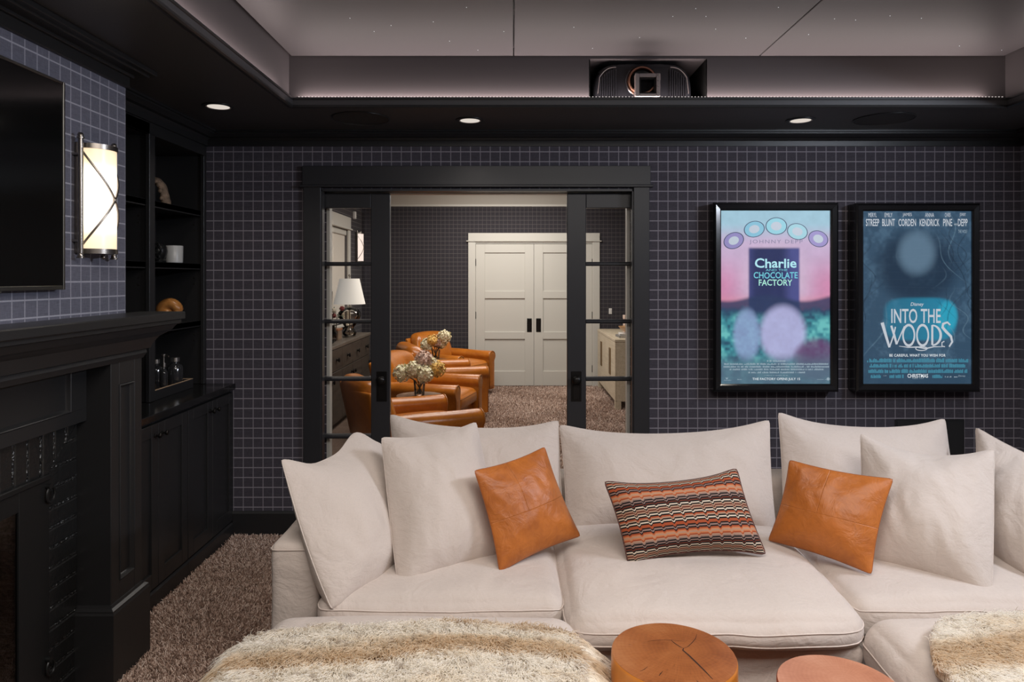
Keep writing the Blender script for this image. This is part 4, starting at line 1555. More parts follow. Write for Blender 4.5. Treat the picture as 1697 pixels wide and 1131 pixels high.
def poster_case(px_in0, px_in1, py0, py1, lab, fn, strength):
    X0, X1 = P(px_in0, 0, YPF).x, P(px_in1, 0, YPF).x
    Z1, Z0 = P(0, py0, YPF).z, P(0, py1, YPF).z
    t = thing('poster_lightbox', lab, 'poster', ((X0 + X1) / 2, YB, (Z0 + Z1) / 2), 'backlit poster cases on the back wall')
    o = 0.046
    b = MB()
    b.box(X0 - o, X1 + o, YPF + 0.016, YB - 0.0005, Z0 - o, Z1 + o, 0.004)
    b.build('case', m_frame, t, 25)
    # four mitred snap-frame bars with sloping faces
    prof = [(0.0, 0.012), (0.0, 0.004), (0.008, -0.004), (0.032, -0.008), (o - 0.003, 0.002), (o, 0.006), (o, 0.0165), (0.0, 0.0165)]

    def corner(k, d):
        return ((X0 - d, Z0 - d), (X1 + d, Z0 - d), (X1 + d, Z1 + d), (X0 - d, Z1 + d))[k]
    for k in range(4):
        b = MB()
        rr = []
        for q in (k, (k + 1) % 4):
            rr.append([(corner(q, d)[0], YPF + yy, corner(q, d)[1]) for d, yy in prof])
        b.rings(rr)
        b.build('frame_bar', m_frame, t, 20)
    for sx in (X0 - o * 0.72, X1 + o * 0.72):
        for sz in (Z0 - o * 0.72, Z1 + o * 0.72):
            pass
    nx, nz = 170, 260
    u, v = np.meshgrid(np.linspace(0, 1, nx + 1), np.linspace(0, 1, nz + 1), indexing='ij')
    co = np.stack([X0 + u * (X1 - X0), np.full(u.shape, YPF + 0.0145), Z1 - v * (Z1 - Z0)], -1).reshape(-1, 3)
    i, j = np.meshgrid(np.arange(nx), np.arange(nz), indexing='ij')
    a = (i * (nz + 1) + j).ravel()
    faces = np.stack([a, a + 1, a + nz + 2, a + nz + 1], 1)
    me = bpy.data.meshes.new('poster_sheet')
    me.from_pydata(co.tolist(), [], faces.tolist())
    ca = me.color_attributes.new('print', 'FLOAT_COLOR', 'POINT')
    cc = np.clip(fn(u, v), 0, 1).reshape(-1, 3)
    ca.data.foreach_set('color', np.concatenate([cc, np.ones((len(cc), 1))], 1).astype(np.float32).ravel())
    sheet = link('poster_sheet', me, print_mat('backlit_print', strength), t, 0)
    MB().box(X0 + 0.0005, X1 - 0.0005, YPF + 0.0065, YPF + 0.0085, Z0 + 0.0005, Z1 - 0.0005).build('glazing', m_acryl, t, 0)
    return t, sheet


def px_box(x0, x1, y0, y1):
    Y = YPF + 0.0138
    a, c = P(x0, y1, Y), P(x1, y0, Y)
    return (a.x, c.x, a.z, c.z)


YT = YPF + 0.0138
m_tx_cyan = emit('print_pale_cyan', (0.42, 0.78, 0.86), 0.95)
m_tx_teal = emit('print_teal', (0.16, 0.60, 0.72), 0.95)
m_tx_aqua = emit('print_aqua_green', (0.42, 0.84, 0.72), 0.9)
m_tx_white = emit('print_white', (0.80, 0.86, 0.90), 0.9)
m_tx_slate = emit('print_slate', (0.28, 0.25, 0.42), 0.7)
m_tx_grey = emit('print_grey', (0.36, 0.47, 0.55), 0.8)
m_tx_silver = emit('print_silver', (0.62, 0.66, 0.72), 0.85)
m_tx_blue = emit('print_blue_teal', (0.06, 0.27, 0.38), 0.9)
m_tx_oval = [emit('print_oval_%d' % i, c, 0.85) for i, c in enumerate([(0.30, 0.26, 0.55), (0.24, 0.55, 0.72), (0.30, 0.66, 0.78), (0.36, 0.66, 0.76), (0.34, 0.28, 0.60)])]
m_tx_dot = emit('print_pale_disc', (0.55, 0.62, 0.72), 0.85)
m_tx_navy = emit('print_navy', (0.025, 0.04, 0.11), 0.8)

ta, sa = poster_case(1195.5, 1377, 349, 637, 'backlit pink and blue poster with a white opening date at its foot', print_one, 0.86)
# five tilted ovals along the top
for k, (x, y, rx, ry, tl) in enumerate([(1216, 399, 17.5, 13.5, -22), (1250, 380, 17.5, 13.5, -12), (1286.5, 375, 18, 14.5, 0), (1321.5, 384, 17.5, 13.5, 14), (1356, 396, 17, 13.5, 20)]):
    for s, mm, dy, nm in ((1.0, m_tx_navy, 0.0, 'print_rim'), (0.92, m_tx_oval[k], 0.0003, 'print_oval'), (0.5, m_tx_dot, 0.0006, 'print_disc')):
        ca_, sa_ = math.cos(math.radians(tl)), math.sin(math.radians(tl))
        pts = []
        for a in np.linspace(0, 2 * PI, 28, endpoint=False):
            ex, ey = rx * s * math.cos(a), ry * s * math.sin(a)
            pts.append(P(x + ex * ca_ - ey * sa_, y + ex * sa_ + ey * ca_, YT - dy))
        MB().raw(pts, [list(range(28))]).build(nm, mm, sa, 0)
text_mesh('JOHNNY DEPP', px_box(1242, 1330, 397.5, 405.5), YT, m_tx_slate, sa, space=1.25)
text_mesh('Charlie', px_box(1251, 1320, 428.5, 444.5), YT, m_tx_cyan, sa, bold=0.02, wave=0.0015)
text_mesh('AND THE', px_box(1269, 1305, 446, 449.5), YT, m_tx_teal, sa)
text_mesh('CHOCOLATE', px_box(1249, 1322, 451.3, 461.8), YT, m_tx_teal, sa, bold=0.014, wave=0.001)
text_mesh('FACTORY', px_box(1257.5, 1313, 463.3, 473.8), YT, m_tx_aqua, sa, bold=0.014, wave=-0.001)
text_mesh('THE FACTORY OPENS JULY 15', px_box(1247, 1326, 626.5, 631.5), YT, m_tx_white, sa, bold=0.01)


def credit_lines(rows, mat, parent, seed, w0=0.7, w1=1.6):
    """print too small to read in the photograph: rows of tiny upright strokes"""
    r = random.Random(seed)
    b = MB()
    for (x0, x1, y0, y1) in rows:
        x = x0
        while x < x1:
            ww = r.uniform(w0, w1)
            hh = r.uniform(0.7, 1.0) if r.random() < 0.9 else 0.45
            q = px_box(x, min(x + ww, x1), y1 - (y1 - y0) * hh, y1)
            b.raw([(q[0], YT, q[2]), (q[1], YT, q[2]), (q[1], YT, q[3]), (q[0], YT, q[3])], [(0, 1, 2, 3)])
            x += ww + r.uniform(0.35, 0.6) + (1.6 if r.random() < 0.12 else 0)
    b.build('fine_print', mat, parent, 0, kind='stuff')


credit_lines([(1271, 1302, 597, 600), (1200, 1373, 602, 605), (1199, 1374, 606.5, 609.5), (1209, 1365, 611, 614), (1240, 1334, 616, 619), (1267, 1306, 622, 623), (1200, 1212, 630, 631), (1222, 1229, 628.5, 630), (1354, 1370, 628.8, 629.6)], m_tx_grey, sa, 1)
b = MB()
q = px_box(1370, 1375, 626, 631)
b.raw([P(1372.5 + 2.6 * math.cos(a), 628.5 + 2.6 * math.sin(a), YT) for a in np.linspace(0, 2 * PI, 14, endpoint=False)], [list(range(14))])
b.build('emblem', m_tx_grey, sa, 0)
b = MB()
b.raw([P(1202, 626.5, YT), P(1207, 626.5, YT), P(1204.5, 629.5, YT)], [(0, 1, 2)])
b.build('emblem', m_tx_grey, sa, 0)

tb, sb = poster_case(1431.5, 1612, 350, 637, 'backlit dark blue poster with a silvery title over a teal clearing', print_two, 0.86)
for a_, c_, x0, x1 in (('MERYL', 'STREEP', 1435, 1457), ('EMILY', 'BLUNT', 1462, 1483), ('JAMES', 'CORDEN', 1489, 1518), ('ANNA', 'KENDRICK', 1524, 1557), ('CHRIS', 'PINE', 1563, 1578), ('JOHNNY', 'DEPP', 1587.5, 1603.5)):
    mid, hw = (x0 + x1) / 2, min((x1 - x0) / 2 * 0.62, 7.5)
    text_mesh(a_, px_box(mid - hw, mid + hw, 353, 360), YT, m_tx_silver, sb)
    text_mesh(c_, px_box(x0, x1, 363, 375), YT, m_tx_silver, sb, bold=0.012)
text_mesh('AND', px_box(1581, 1586.5, 370.5, 373.5), YT, m_tx_silver, sb)
text_mesh('THE WOLF', px_box(1588, 1603, 381, 386.5), YT, m_tx_grey, sb)
text_mesh('Disney', px_box(1509, 1531, 501.5, 509), YT, m_tx_silver, sb, shear=0.2, bold=0.01)
text_mesh('INTO THE', px_box(1477, 1559, 512, 536), YT, m_tx_silver, sb, bold=0.012)


def stroke(pts, ww, name='lettering'):
    """a tapering brush stroke in photograph units"""
    b = MB()
    n = len(pts)
    A, B = [], []
    for i, p in enumerate(pts):
        q0, q1 = pts[max(0, i - 1)], pts[min(n - 1, i + 1)]
        dx, dy = q1[0] - q0[0], q1[1] - q0[1]
        ll = math.hypot(dx, dy) or 1
        hw = ww(i / (n - 1)) / 2
        A.append(P(p[0] - dy / ll * hw, p[1] + dx / ll * hw, YT))
        B.append(P(p[0] + dy / ll * hw, p[1] - dx / ll * hw, YT))
    b.raw(A + B, [(i, i + 1, n + i + 1, n + i) for i in range(n - 1)])
    return b.build(name, m_tx_silver, sb, 0)


def oval(cx_, cy_, rx, ry, a0=0, a1=360):
    return [(cx_ + rx * math.cos(math.radians(a)), cy_ + ry * math.sin(math.radians(a))) for a in np.linspace(a0, a1, 26)]


stroke([(1462, 535), (1468, 556), (1474, 576)], lambda u: 5.5 - 2 * u)
stroke([(1474, 576), (1481, 556), (1484, 542)], lambda u: 2.2)
stroke([(1477, 540), (1482, 556), (1486, 571)], lambda u: 3.6)
stroke([(1486, 571), (1494, 552), (1499, 541)], lambda u: 2.0)
stroke(oval(1506, 556, 9.5, 17), lambda u: 2.6 + 1.5 * math.sin(u * 2 * PI) ** 2)
stroke(oval(1529, 556, 9.5, 17), lambda u: 2.6 + 1.5 * math.sin(u * 2 * PI) ** 2)
stroke([(1545, 539), (1545, 572)], lambda u: 3.4)
stroke(oval(1545, 556, 14, 16.5, -90, 90), lambda u: 2.2 + 2 * math.sin(u * PI))
stroke([(1575, 539), (1570, 534.5), (1563, 537), (1562, 543), (1568, 550), (1576, 558), (1578, 567), (1573, 575)], lambda u: 2.4 + 2.2 * math.sin(u * PI))
stroke([(1566, 575), (1561, 574), (1561, 568), (1565, 566)], lambda u: 1.8)
stroke([(1490, 574), (1505, 576), (1520, 575.5), (1534, 578), (1548, 575), (1562, 575)], lambda u: 0.8 + 1.5 * math.sin(u * PI))
stroke(oval(1527, 578, 9.5, 3.2), lambda u: 1.4)
text_mesh('BE CAREFUL WHAT YOU WISH FOR', px_box(1474, 1567, 587, 591.5), YT, m_tx_white, sb, bold=0.015, space=1.1)
credit_lines([(1437, 1605, 594, 601), (1441, 1600, 603, 609.5), (1439, 1603.5, 612, 618.5), (1443, 1460, 621, 627), (1474, 1497.5, 621, 627), (1545, 1562, 621, 627)], m_tx_blue, sb, 2, 0.9, 1.7)
credit_lines([(1566, 1577, 623, 626), (1581, 1587, 624, 626), (1464, 1470, 622.5, 623.5), (1512, 1530, 627.3, 628.2)], m_tx_grey, sb, 4)
text_mesh('Disney', px_box(1588, 1600, 622, 625.5), YT, m_tx_grey, sb, shear=0.2)
text_mesh('CHRISTMAS', px_box(1504, 1538, 620, 626.5), YT, m_tx_white, sb, bold=0.015)

# black wall panel behind the sofa
t = thing('wall_speaker', 'flat black wall speaker panel low on the checked wall behind the sofa', 'speaker', (2.46, YB, 0.4))
MB().box(2.255, 2.665, YB - 0.006, YB - 0.0005, 0.19, 0.692, 0.002).build('frame', m_black, t, 25)
MB().box(2.265, 2.655, YB - 0.009, YB - 0.0062, 0.2, 0.682, 0.001).build('grille', plain('wall_speaker_mesh', (0.010, 0.010, 0.011), 0.8, bscale=900, bstr=0.4), t, 25)

# ================================================================== SOFA
_EDGES = {}


def sim_pillow(w_, h_, nx=24, ny=24, puff=1.0, steps=46, iters=9, seed=0, z0=0.02):
    """two cloth sheets sewn at the rim and blown up: edges pucker and the corners stay as ears.
    returns positions (front sheet first), faces, rest uv"""
    r = np.random.default_rng(seed)
    W = (nx + 1) * (ny + 1)
    idxF = np.arange(W).reshape(nx + 1, ny + 1)
    idxB = idxF.copy()
    k = (nx - 1) * (ny - 1)
    idxB[1:-1, 1:-1] = W + np.arange(k).reshape(nx - 1, ny - 1)
    u, v = np.meshgrid(np.linspace(0, 1, nx + 1), np.linspace(0, 1, ny + 1), indexing='ij')
    pos = np.zeros((W + k, 3))
    uv = np.zeros((W + k, 2))
    for idx, s in ((idxB, -1), (idxF, 1)):
        bul = z0 * (np.sin(u * PI) * np.sin(v * PI)) ** 0.5
        pos[idx.ravel()] = np.stack([(u - 0.5) * w_, (v - 0.5) * h_, s * bul], -1).reshape(-1, 3)
        uv[idx.ravel()] = np.stack([u, v], -1).reshape(-1, 2)
    pos += r.normal(0, 0.0012, pos.shape)
    dx, dy = w_ / nx, h_ / ny
    batches = []
    for idx in (idxF, idxB):
        for par in (0, 1):
            batches.append((idx[par:-1:2, :].ravel(), idx[par + 1::2, :][:idx[par:-1:2, :].shape[0]].ravel(), dx, 1.0))
            batches.append((idx[:, par:-1:2].ravel(), idx[:, par + 1::2][:, :idx[:, par:-1:2].shape[1]].ravel(), dy, 1.0))
            A = idx[par:-1:2, :-1]
            B = idx[par + 1::2, 1:][:A.shape[0]]
            batches.append((A.ravel(), B.ravel(), math.hypot(dx, dy), 0.45))
            A = idx[par:-1:2, 1:]
            B = idx[par + 1::2, :-1][:A.shape[0]]
            batches.append((A.ravel(), B.ravel(), math.hypot(dx, dy), 0.45))
        for par in (0, 1):
            ii = [i for i in range(nx - 1) if (i // 2) % 2 == par]
            batches.append((idx[ii, :].ravel(), idx[[i + 2 for i in ii], :].ravel(), 2 * dx, 0.10))
            jj = [j for j in range(ny - 1) if (j // 2) % 2 == par]
            batches.append((idx[:, jj].ravel(), idx[:, [j + 2 for j in jj]].ravel(), 2 * dy, 0.10))
    fF = np.stack([idxF[:-1, :-1], idxF[1:, :-1], idxF[1:, 1:], idxF[:-1, 1:]], -1).reshape(-1, 4)
    fB = np.stack([idxB[:-1, :-1], idxB[:-1, 1:], idxB[1:, 1:], idxB[1:, :-1]], -1).reshape(-1, 4)
    F = np.concatenate([fF, fB])
    M = len(pos)
    vel = np.zeros_like(pos)
    A0 = dx * dy
    for st in range(steps):
        d1 = pos[F[:, 2]] - pos[F[:, 0]]
        d2 = pos[F[:, 3]] - pos[F[:, 1]]
        fn = np.cross(d1, d2) * 0.5 / A0
        vn = np.zeros_like(pos)
        for c in range(4):
            for ax in range(3):
                vn[:, ax] += np.bincount(F[:, c], fn[:, ax], M)
        old = pos.copy()
        pos = pos + vel * 0.88 + vn * (0.00055 * puff)
        for it in range(iters):
            for a, b_, L0, stf in batches:
                d = pos[b_] - pos[a]
                ln = np.sqrt((d * d).sum(1)) + 1e-9
                e = (ln - L0) / ln
                e = np.where(e < 0, e * 0.35, e) * (0.5 * stf)
                d *= e[:, None]
                pos[a] += d
                pos[b_] -= d
        vel = pos - old
    return pos, F, uv, idxF, idxB


SIMS = {}


def pillow_mesh(name, key, corners, thick, mat, parent=None, slump=0.25, sag=0.0, simargs=None, bend=0.0, seam=None, front=None, lift=0.0, dents=(), straight=(0.85, 0.45), belly=0.0, low=0.0, folds=0.0, seed=0, humps=()):
    """corners: bottom-left, bottom-right, top-right, top-left in the room, seen from the seats"""
    if key not in SIMS:
        SIMS[key] = sim_pillow(**simargs)
    pos, F, uv, idxF, idxB = SIMS[key]
    BL, BR, TR, TL = [np.array(c, float) for c in corners]
    cs = pos[[idxF[0, 0], idxF[-1, 0], idxF[-1, -1], idxF[0, -1]]]
    hw = (cs[1, 0] + cs[2, 0] - cs[0, 0] - cs[3, 0]) / 4
    hh = (cs[2, 1] + cs[3, 1] - cs[0, 1] - cs[1, 1]) / 4
    u = pos[:, 0] / hw * 0.5 + 0.5
    v = pos[:, 1] / hh * 0.5 + 0.5
    u = u + straight[0] * (uv[:, 0] - u)
    v = v + straight[1] * (uv[:, 1] - v)
    # stuffing pushes the lower sides outward
    u = 0.5 + (u - 0.5) * (1 + belly * np.sin(PI * np.clip(v, 0, 1)) * (1.25 - 0.5 * np.clip(v, 0, 1)))
    v = 0.5 + (v - 0.5) * (1 + belly * 0.6 * np.sin(PI * np.clip(uv[:, 0], 0, 1)))
    v = v - low * np.sin(PI * np.clip(uv[:, 0], 0, 1)) * (1 - np.clip(uv[:, 1], 0, 1)) ** 2
    for hu, hw_, ha in humps:
        v = v + ha * np.exp(-((uv[:, 0] - hu) / hw_) ** 2) * np.clip(uv[:, 1], 0, 1) ** 2
    z = pos[:, 2] / np.abs(pos[:, 2]).max() * thick / 2
    z = z * (1 + slump * (0.5 - v) * 2)
    n = np.cross((BR - BL) + (TR - TL), (TL - BL) + (TR - BR))
    n /= np.linalg.norm(n)
    out = ((1 - u) * (1 - v))[:, None] * BL + (u * (1 - v))[:, None] * BR + (u * v)[:, None] * TR + ((1 - u) * v)[:, None] * TL
    out = out + n * z[:, None]
    uc, vc = np.clip(u, 0, 1), np.clip(v, 0, 1)
    out[:, 2] -= sag * (1 - (2 * uc - 1) ** 2) * vc ** 2
    out += n * (bend * (1 - (2 * uc - 1) ** 2) * 1.0)[:, None]
    if folds:
        # loose cover: soft ridges that fan out from the corners and sag across the middle
        sg = np.sign(pos[:, 2])
        f = np.zeros(len(u))
        for i in range(len(u)):
            a, b_ = uv[i]
            q1 = noise.noise((a * 3.1 + seed * 3.7, b_ * 2.3 + 5.0, seed + 0.3))
            q2 = noise.noise((a * 7.5 + b_ * 2.0 + seed, b_ * 4.0 - a * 1.5, seed * 1.9 + (2.0 if sg[i] < 0 else 0)))
            ca = 0.0
            for cu, cv in ((0, 0), (1, 0), (0, 1), (1, 1)):
                rr_ = math.hypot(a - cu, b_ - cv)
                an_ = math.atan2(abs(b_ - cv), abs(a - cu) + 1e-6)
                ca += math.exp(-(rr_ / 0.30) ** 2) * math.sin(an_ * 15 + cu * 2 + cv * 3 + seed) * min(1, rr_ * 9)
            f[i] = (0.9 * (0.5 - abs(q1) * 2.2) + 0.8 * (0.35 - abs(q2) * 1.6) + 0.55 * ca) * (16 * a * (1 - a) * b_ * (1 - b_)) ** 0.35
        out += n * (f * folds * sg)[:, None]
    for (du, dv, rad, amt) in dents:
        g = np.exp(-(((u - du) / rad) ** 2 + ((v - dv) / rad) ** 2))
        out -= n * (g * amt * np.sign(pos[:, 2]))[:, None]
    out[:, 2] += lift
    me = bpy.data.meshes.new(name)
    me.from_pydata(out.tolist(), [], F.tolist())
    ul = me.uv_layers.new(name='rest')
    li = np.empty(len(me.loops), np.int32)
    me.loops.foreach_get('vertex_index', li)
    ul.data.foreach_set('uv', uv[li].astype(np.float32).ravel())
    o = link(name, me, mat, parent, 180)
    md = o.modifiers.new('smooth', 'SUBSURF')
    md.levels = 1
    md.render_levels = 2
    md.levels = 2
    dg = bpy.context.evaluated_depsgraph_get()
    dg.update()
    ev = o.evaluated_get(dg).data
    ec = np.empty(len(ev.vertices) * 3, np.float32)
    ev.vertices.foreach_get('co', ec)
    out = ec.reshape(-1, 3)
    rim = np.concatenate([idxF[:, 0], idxF[-1, 1:], idxF[-2::-1, -1], idxF[0, -2:0:-1]])
    return o, [Vector(out[i]) for i in rim]


def pillow(name, label, cat, group, key, corners, thick, mat, seam_mat=None, seam_r=0.004, seam_name='piping', **kw):
    c = sum((Vector(p) for p in corners[:2]), Vector()) / 2
    t = thing(name, label, cat, c, group)
    o, rim = pillow_mesh('cover', key, corners, thick, mat, t, **kw)
    if seam_mat:
        MB().tube(rim, seam_r, 6, True).build(seam_name, seam_mat, t, 180)
    return t


def soft_box(x0, x1, y0, y1, z0, z1, r, n=(26, 26, 8), puff=0.0, sides=0.0, namp=0.004, nfreq=4.0, seed=0, fold=0.0, warp=None):
    """stuffed box: rounded edges, crowned top, loose surface"""
    hx, hy, hz = (x1 - x0) / 2, (y1 - y0) / 2, (z1 - z0) / 2
    c = Vector(((x0 + x1) / 2, (y0 + y1) / 2, (z0 + z1) / 2))

    def axis(m):
        t = np.linspace(-1, 1, m + 1)
        return 0.45 * t + 0.55 * np.sin(t * PI / 2)
    ax = [axis(m) for m in n]
    verts, index, faces = [], {}, []

    def vid(i, j, k):
        key = (i, j, k)
        if key not in index:
            index[key] = len(verts)
            verts.append((ax[0][i], ax[1][j], ax[2][k]))
        return index[key]
    for k in (0, n[2]):
        for i in range(n[0]):
            for j in range(n[1]):
                faces.append((vid(i, j, k), vid(i + 1, j, k), vid(i + 1, j + 1, k), vid(i, j + 1, k)))
    for j in (0, n[1]):
        for i in range(n[0]):
            for k in range(n[2]):
                faces.append((vid(i, j, k), vid(i + 1, j, k), vid(i + 1, j, k + 1), vid(i, j, k + 1)))
    for i in (0, n[0]):
        for j in range(n[1]):
            for k in range(n[2]):
                faces.append((vid(i, j, k), vid(i, j + 1, k), vid(i, j + 1, k + 1), vid(i, j, k + 1)))
    H = np.array((hx, hy, hz))

    def shape(p):
        p = np.atleast_2d(np.array(p, float))
        q = p * H
        inner = np.clip(q, -(H - r), H - r)
        d = q - inner
        ln = np.linalg.norm(d, axis=1)
        nn = np.where(ln[:, None] > 1e-9, d / np.maximum(ln, 1e-9)[:, None], 0)
        out = inner + nn * np.minimum(ln, r)[:, None] if False else inner + nn * r * (ln > 1e-9)[:, None]
        top = (1 - np.abs(p[:, 0]) ** 3) * (1 - np.abs(p[:, 1]) ** 3)
        out[:, 2] += puff * top * np.clip(p[:, 2], -0.15, 1)
        s = 1 + sides * (1 - p[:, 2] ** 2)
        out[:, 0] += np.sign(p[:, 0]) * np.abs(p[:, 0]) ** 3 * sides * (1 - p[:, 2] ** 2) * (1 - p[:, 1] ** 4)
        out[:, 1] += np.sign(p[:, 1]) * np.abs(p[:, 1]) ** 3 * sides * (1 - p[:, 2] ** 2) * (1 - p[:, 0] ** 4)
        out = out + np.array(c)
        for i in range(len(out)):
            x, y, z = out[i]
            nv = noise.noise_vector((x * nfreq + seed * 7.3, y * nfreq, z * nfreq * 1.4))
            nv2 = noise.noise_vector((x * nfreq * 2.7 + seed * 3.1, y * nfreq * 2.7, z * nfreq * 2.7))
            out[i] += np.array(nv) * namp + np.array(nv2) * namp * 0.45
            if fold:
                f = noise.noise((x * 2.2 + seed, y * 2.2, z * 24 + 3 * noise.noise((x * 2, y * 2, seed)))) * fold
                out[i] += np.array((np.sign(p[i, 0]) * abs(p[i, 0]) ** 8, np.sign(p[i, 1]) * abs(p[i, 1]) ** 8, 0)) * f
            if warp:
                out[i] = warp(*out[i])
        return out
    me = bpy.data.meshes.new('soft')
    me.from_pydata(shape(verts).tolist(), [], faces)
    bm = bmesh.new()
    bm.from_mesh(me)
    bmesh.ops.recalc_face_normals(bm, faces=bm.faces)
    bm.to_mesh(me)
    bm.free()
    return me, shape, H, r


def soft(name, mat, parent, *a, seam=None, seam_mat=None, **kw):
    me, shape, H, r = soft_box(*a, **kw)
    me.name = name
    o = link(name, me, mat, parent, 180)
    md = o.modifiers.new('smooth', 'SUBSURF')
    md.levels = 1
    md.render_levels = 1
    if seam:
        for lev in seam:
            b = MB()
            pts = []
            zc = lev
            m = 40
            for i in range(m):
                pts.append((-1 + 2 * i / m, -1, zc))
            for i in range(m):
                pts.append((1, -1 + 2 * i / m, zc))
            for i in range(m):
                pts.append((1 - 2 * i / m, 1, zc))
            for i in range(m):
                pts.append((-1, 1 - 2 * i / m, zc))
            pp = shape(pts)
            b.tube([Vector(p) for p in pp], 0.0024, 6, True)
            b.build('piping', seam_mat or m_seam, o, 180)
    return o


ST = 0.498       # seat top
sofa = thing('sectional_sofa', 'large oatmeal linen slipcovered sectional sofa facing the room', 'sofa', (0.6, 2.7, 0))
# bases, back and arms
for k, (x0, x1, yf) in enumerate(((-0.635, 0.165, 2.235), (0.170, 1.085, 2.115), (1.090, 2.05, 2.235))):
    soft('base', m_linen, sofa, x0, x1, yf, 3.0, 0.012, 0.40 if k == 1 else 0.36, 0.03, n=(30, 16, 26), namp=0.003, fold=0.012, seed=k + 1)
soft('back_frame', m_linen, sofa, -0.80, 2.25, 3.005, 3.19, 0.012, 0.66, 0.035, n=(50, 8, 14), namp=0.004, seed=8)
soft('arm', m_linen, sofa, -0.802, -0.640, 2.285, 3.0, 0.012, 0.652, 0.026, n=(10, 26, 18), namp=0.004, seed=5, seam=[0.94])
soft('arm', m_linen, sofa, 2.06, 2.25, 2.245, 3.0, 0.012, 0.636, 0.026, n=(10, 26, 18), namp=0.004, seed=6)


def droop_mid(x, y, z):
    # the loose front edge hangs at its corners and bellies between them
    t = (x - 0.625) / 0.46
    fy = max(0.0, min(1.0, (2.45 - y) / 0.38))
    z -= 0.022 * fy * abs(t) ** 3
    y += 0.055 * fy * abs(t) ** 4
    z -= 0.018 * max(0, 1 - ((x - 0.66) / 0.30) ** 2) * max(0, 1 - ((y - 2.56) / 0.16) ** 2)
    return (x, y, z)


soft('seat_cushion', m_linen, sofa, -0.632, 0.166, 2.215, 2.985, 0.355, ST, 0.05, n=(30, 30, 10), puff=0.030, sides=0.010, namp=0.006, seed=2, seam=[0.55])
soft('seat_cushion', m_linen, sofa, 0.170, 1.090, 2.065, 2.985, 0.402, ST + 0.012, 0.052, n=(36, 36, 12), puff=0.036, sides=0.014, namp=0.009, nfreq=3.5, seed=3, seam=[0.30, -0.42], warp=droop_mid)
soft('seat_cushion', m_linen, sofa, 1.094, 2.055, 2.215, 2.985, 0.355, ST - 0.004, 0.05, n=(34, 30, 10), puff=0.030, sides=0.010, namp=0.008, seed=4, seam=[0.55])

BIG = dict(w_=0.62, h_=0.56, nx=28, ny=26, puff=1.0, seed=11)
BIG2 = dict(w_=0.60, h_=0.58, nx=28, ny=26, puff=1.1, seed=12)
WIDE = dict(w_=0.92, h_=0.52, nx=34, ny=22, puff=1.0, seed=13)
WIDE2 = dict(w_=0.90, h_=0.54, nx=34, ny=22, puff=0.95, seed=14)
SQ = dict(w_=0.42, h_=0.42, nx=24, ny=24, puff=0.8, seed=15)
SQ2 = dict(w_=0.42, h_=0.42, nx=24, ny=24, puff=0.8, seed=16)
LUM = dict(w_=0.58, h_=0.36, nx=28, ny=18, puff=0.7, seed=17)


def C(*pts):
    """corners read in the photograph with their depths"""
    return [P(*p) for p in pts]


GB_ = 'linen back cushions of the sofa'
pillow('back_cushion', 'linen back cushion behind the left orange pillow, in front of the doorway', 'cushion', GB_, 'w1',
       C((655, 915, 2.86), (940, 900, 2.86), (928, 695, 3.03), (644, 684, 3.03)), 0.23, m_linen, m_linen, 0.0022, simargs=WIDE, slump=0.25, sag=0.01, folds=0.009, seed=5)
pillow('back_cushion', 'linen back cushion behind the striped pillow', 'cushion', GB_, 'w2',
       C((936, 893, 2.83), (1290, 888, 2.83), (1278, 694, 3.02), (924, 702, 3.02)), 0.25, m_linen, m_linen, 0.0022, simargs=WIDE2, slump=0.3, sag=0.02, folds=0.010, seed=6)
pillow('back_cushion', 'linen back cushion behind the right orange pillow, below the posters', 'cushion', GB_, 'w3',
       C((1296, 890, 2.86), (1600, 885, 2.86), (1568, 692, 3.03), (1287, 681, 3.03)), 0.22, m_linen, m_linen, 0.0022, simargs=WIDE, slump=0.25, sag=0.02, folds=0.010, seed=7)
GP_ = 'large linen pillows on the sofa'
pillow('linen_pillow', 'big linen pillow slumped against the left arm of the sofa', 'pillow', GP_, 'b1',
       C((548, 1012, 2.20), (668, 940, 2.62), (634, 738, 2.84), (463, 760, 2.36)), 0.27, m_linen, m_linen, 0.0022, simargs=BIG, slump=0.30, belly=0.09, low=0.10, folds=0.012, seed=1, humps=((0.74, 0.17, 0.17), (0.25, 0.14, -0.04)))
pillow('linen_pillow', 'big linen pillow leaning behind the left orange pillow', 'pillow', GP_, 'b2',
       C((660, 985, 2.33), (838, 928, 2.55), (790, 698, 2.76), (630, 724, 2.60)), 0.22, m_linen, m_linen, 0.0022, simargs=BIG2, slump=0.25, belly=0.045, low=0.03, folds=0.009, seed=3)
pillow('linen_pillow', 'big linen pillow leaning behind the right orange pillow', 'pillow', GP_, 'b3',
       C((1432, 930, 2.52), (1645, 998, 2.27), (1650, 742, 2.56), (1424, 716, 2.76)), 0.22, m_linen, m_linen, 0.0022, simargs=BIG2, slump=0.25, sag=0.035, belly=0.04, low=0.03, folds=0.010, seed=4)
pillow('linen_pillow', 'big linen pillow slumped against the right arm, cut by the frame', 'pillow', GP_, 'b4',
       C((1634, 950, 2.66), (1775, 1035, 2.2), (1835, 800, 2.4), (1615, 706, 2.88)), 0.25, m_linen, m_linen, 0.0022, simargs=BIG, slump=0.25, belly=0.08, folds=0.010, seed=2)

m_stitch = plain('leather_seam', (0.30, 0.085, 0.02), 0.5)


def leather_pillow(label, key, corners, thick, sa_):
    t = pillow('leather_pillow', label, 'pillow', 'orange leather pillows', key, corners, thick, m_leather_pillow, m_stitch, 0.0015, seam_name='edge_seam', simargs=sa_, slump=0.2, straight=(0.7, 0.7), folds=0.006, seed=len(key) + ord(key[-1]))
    return t


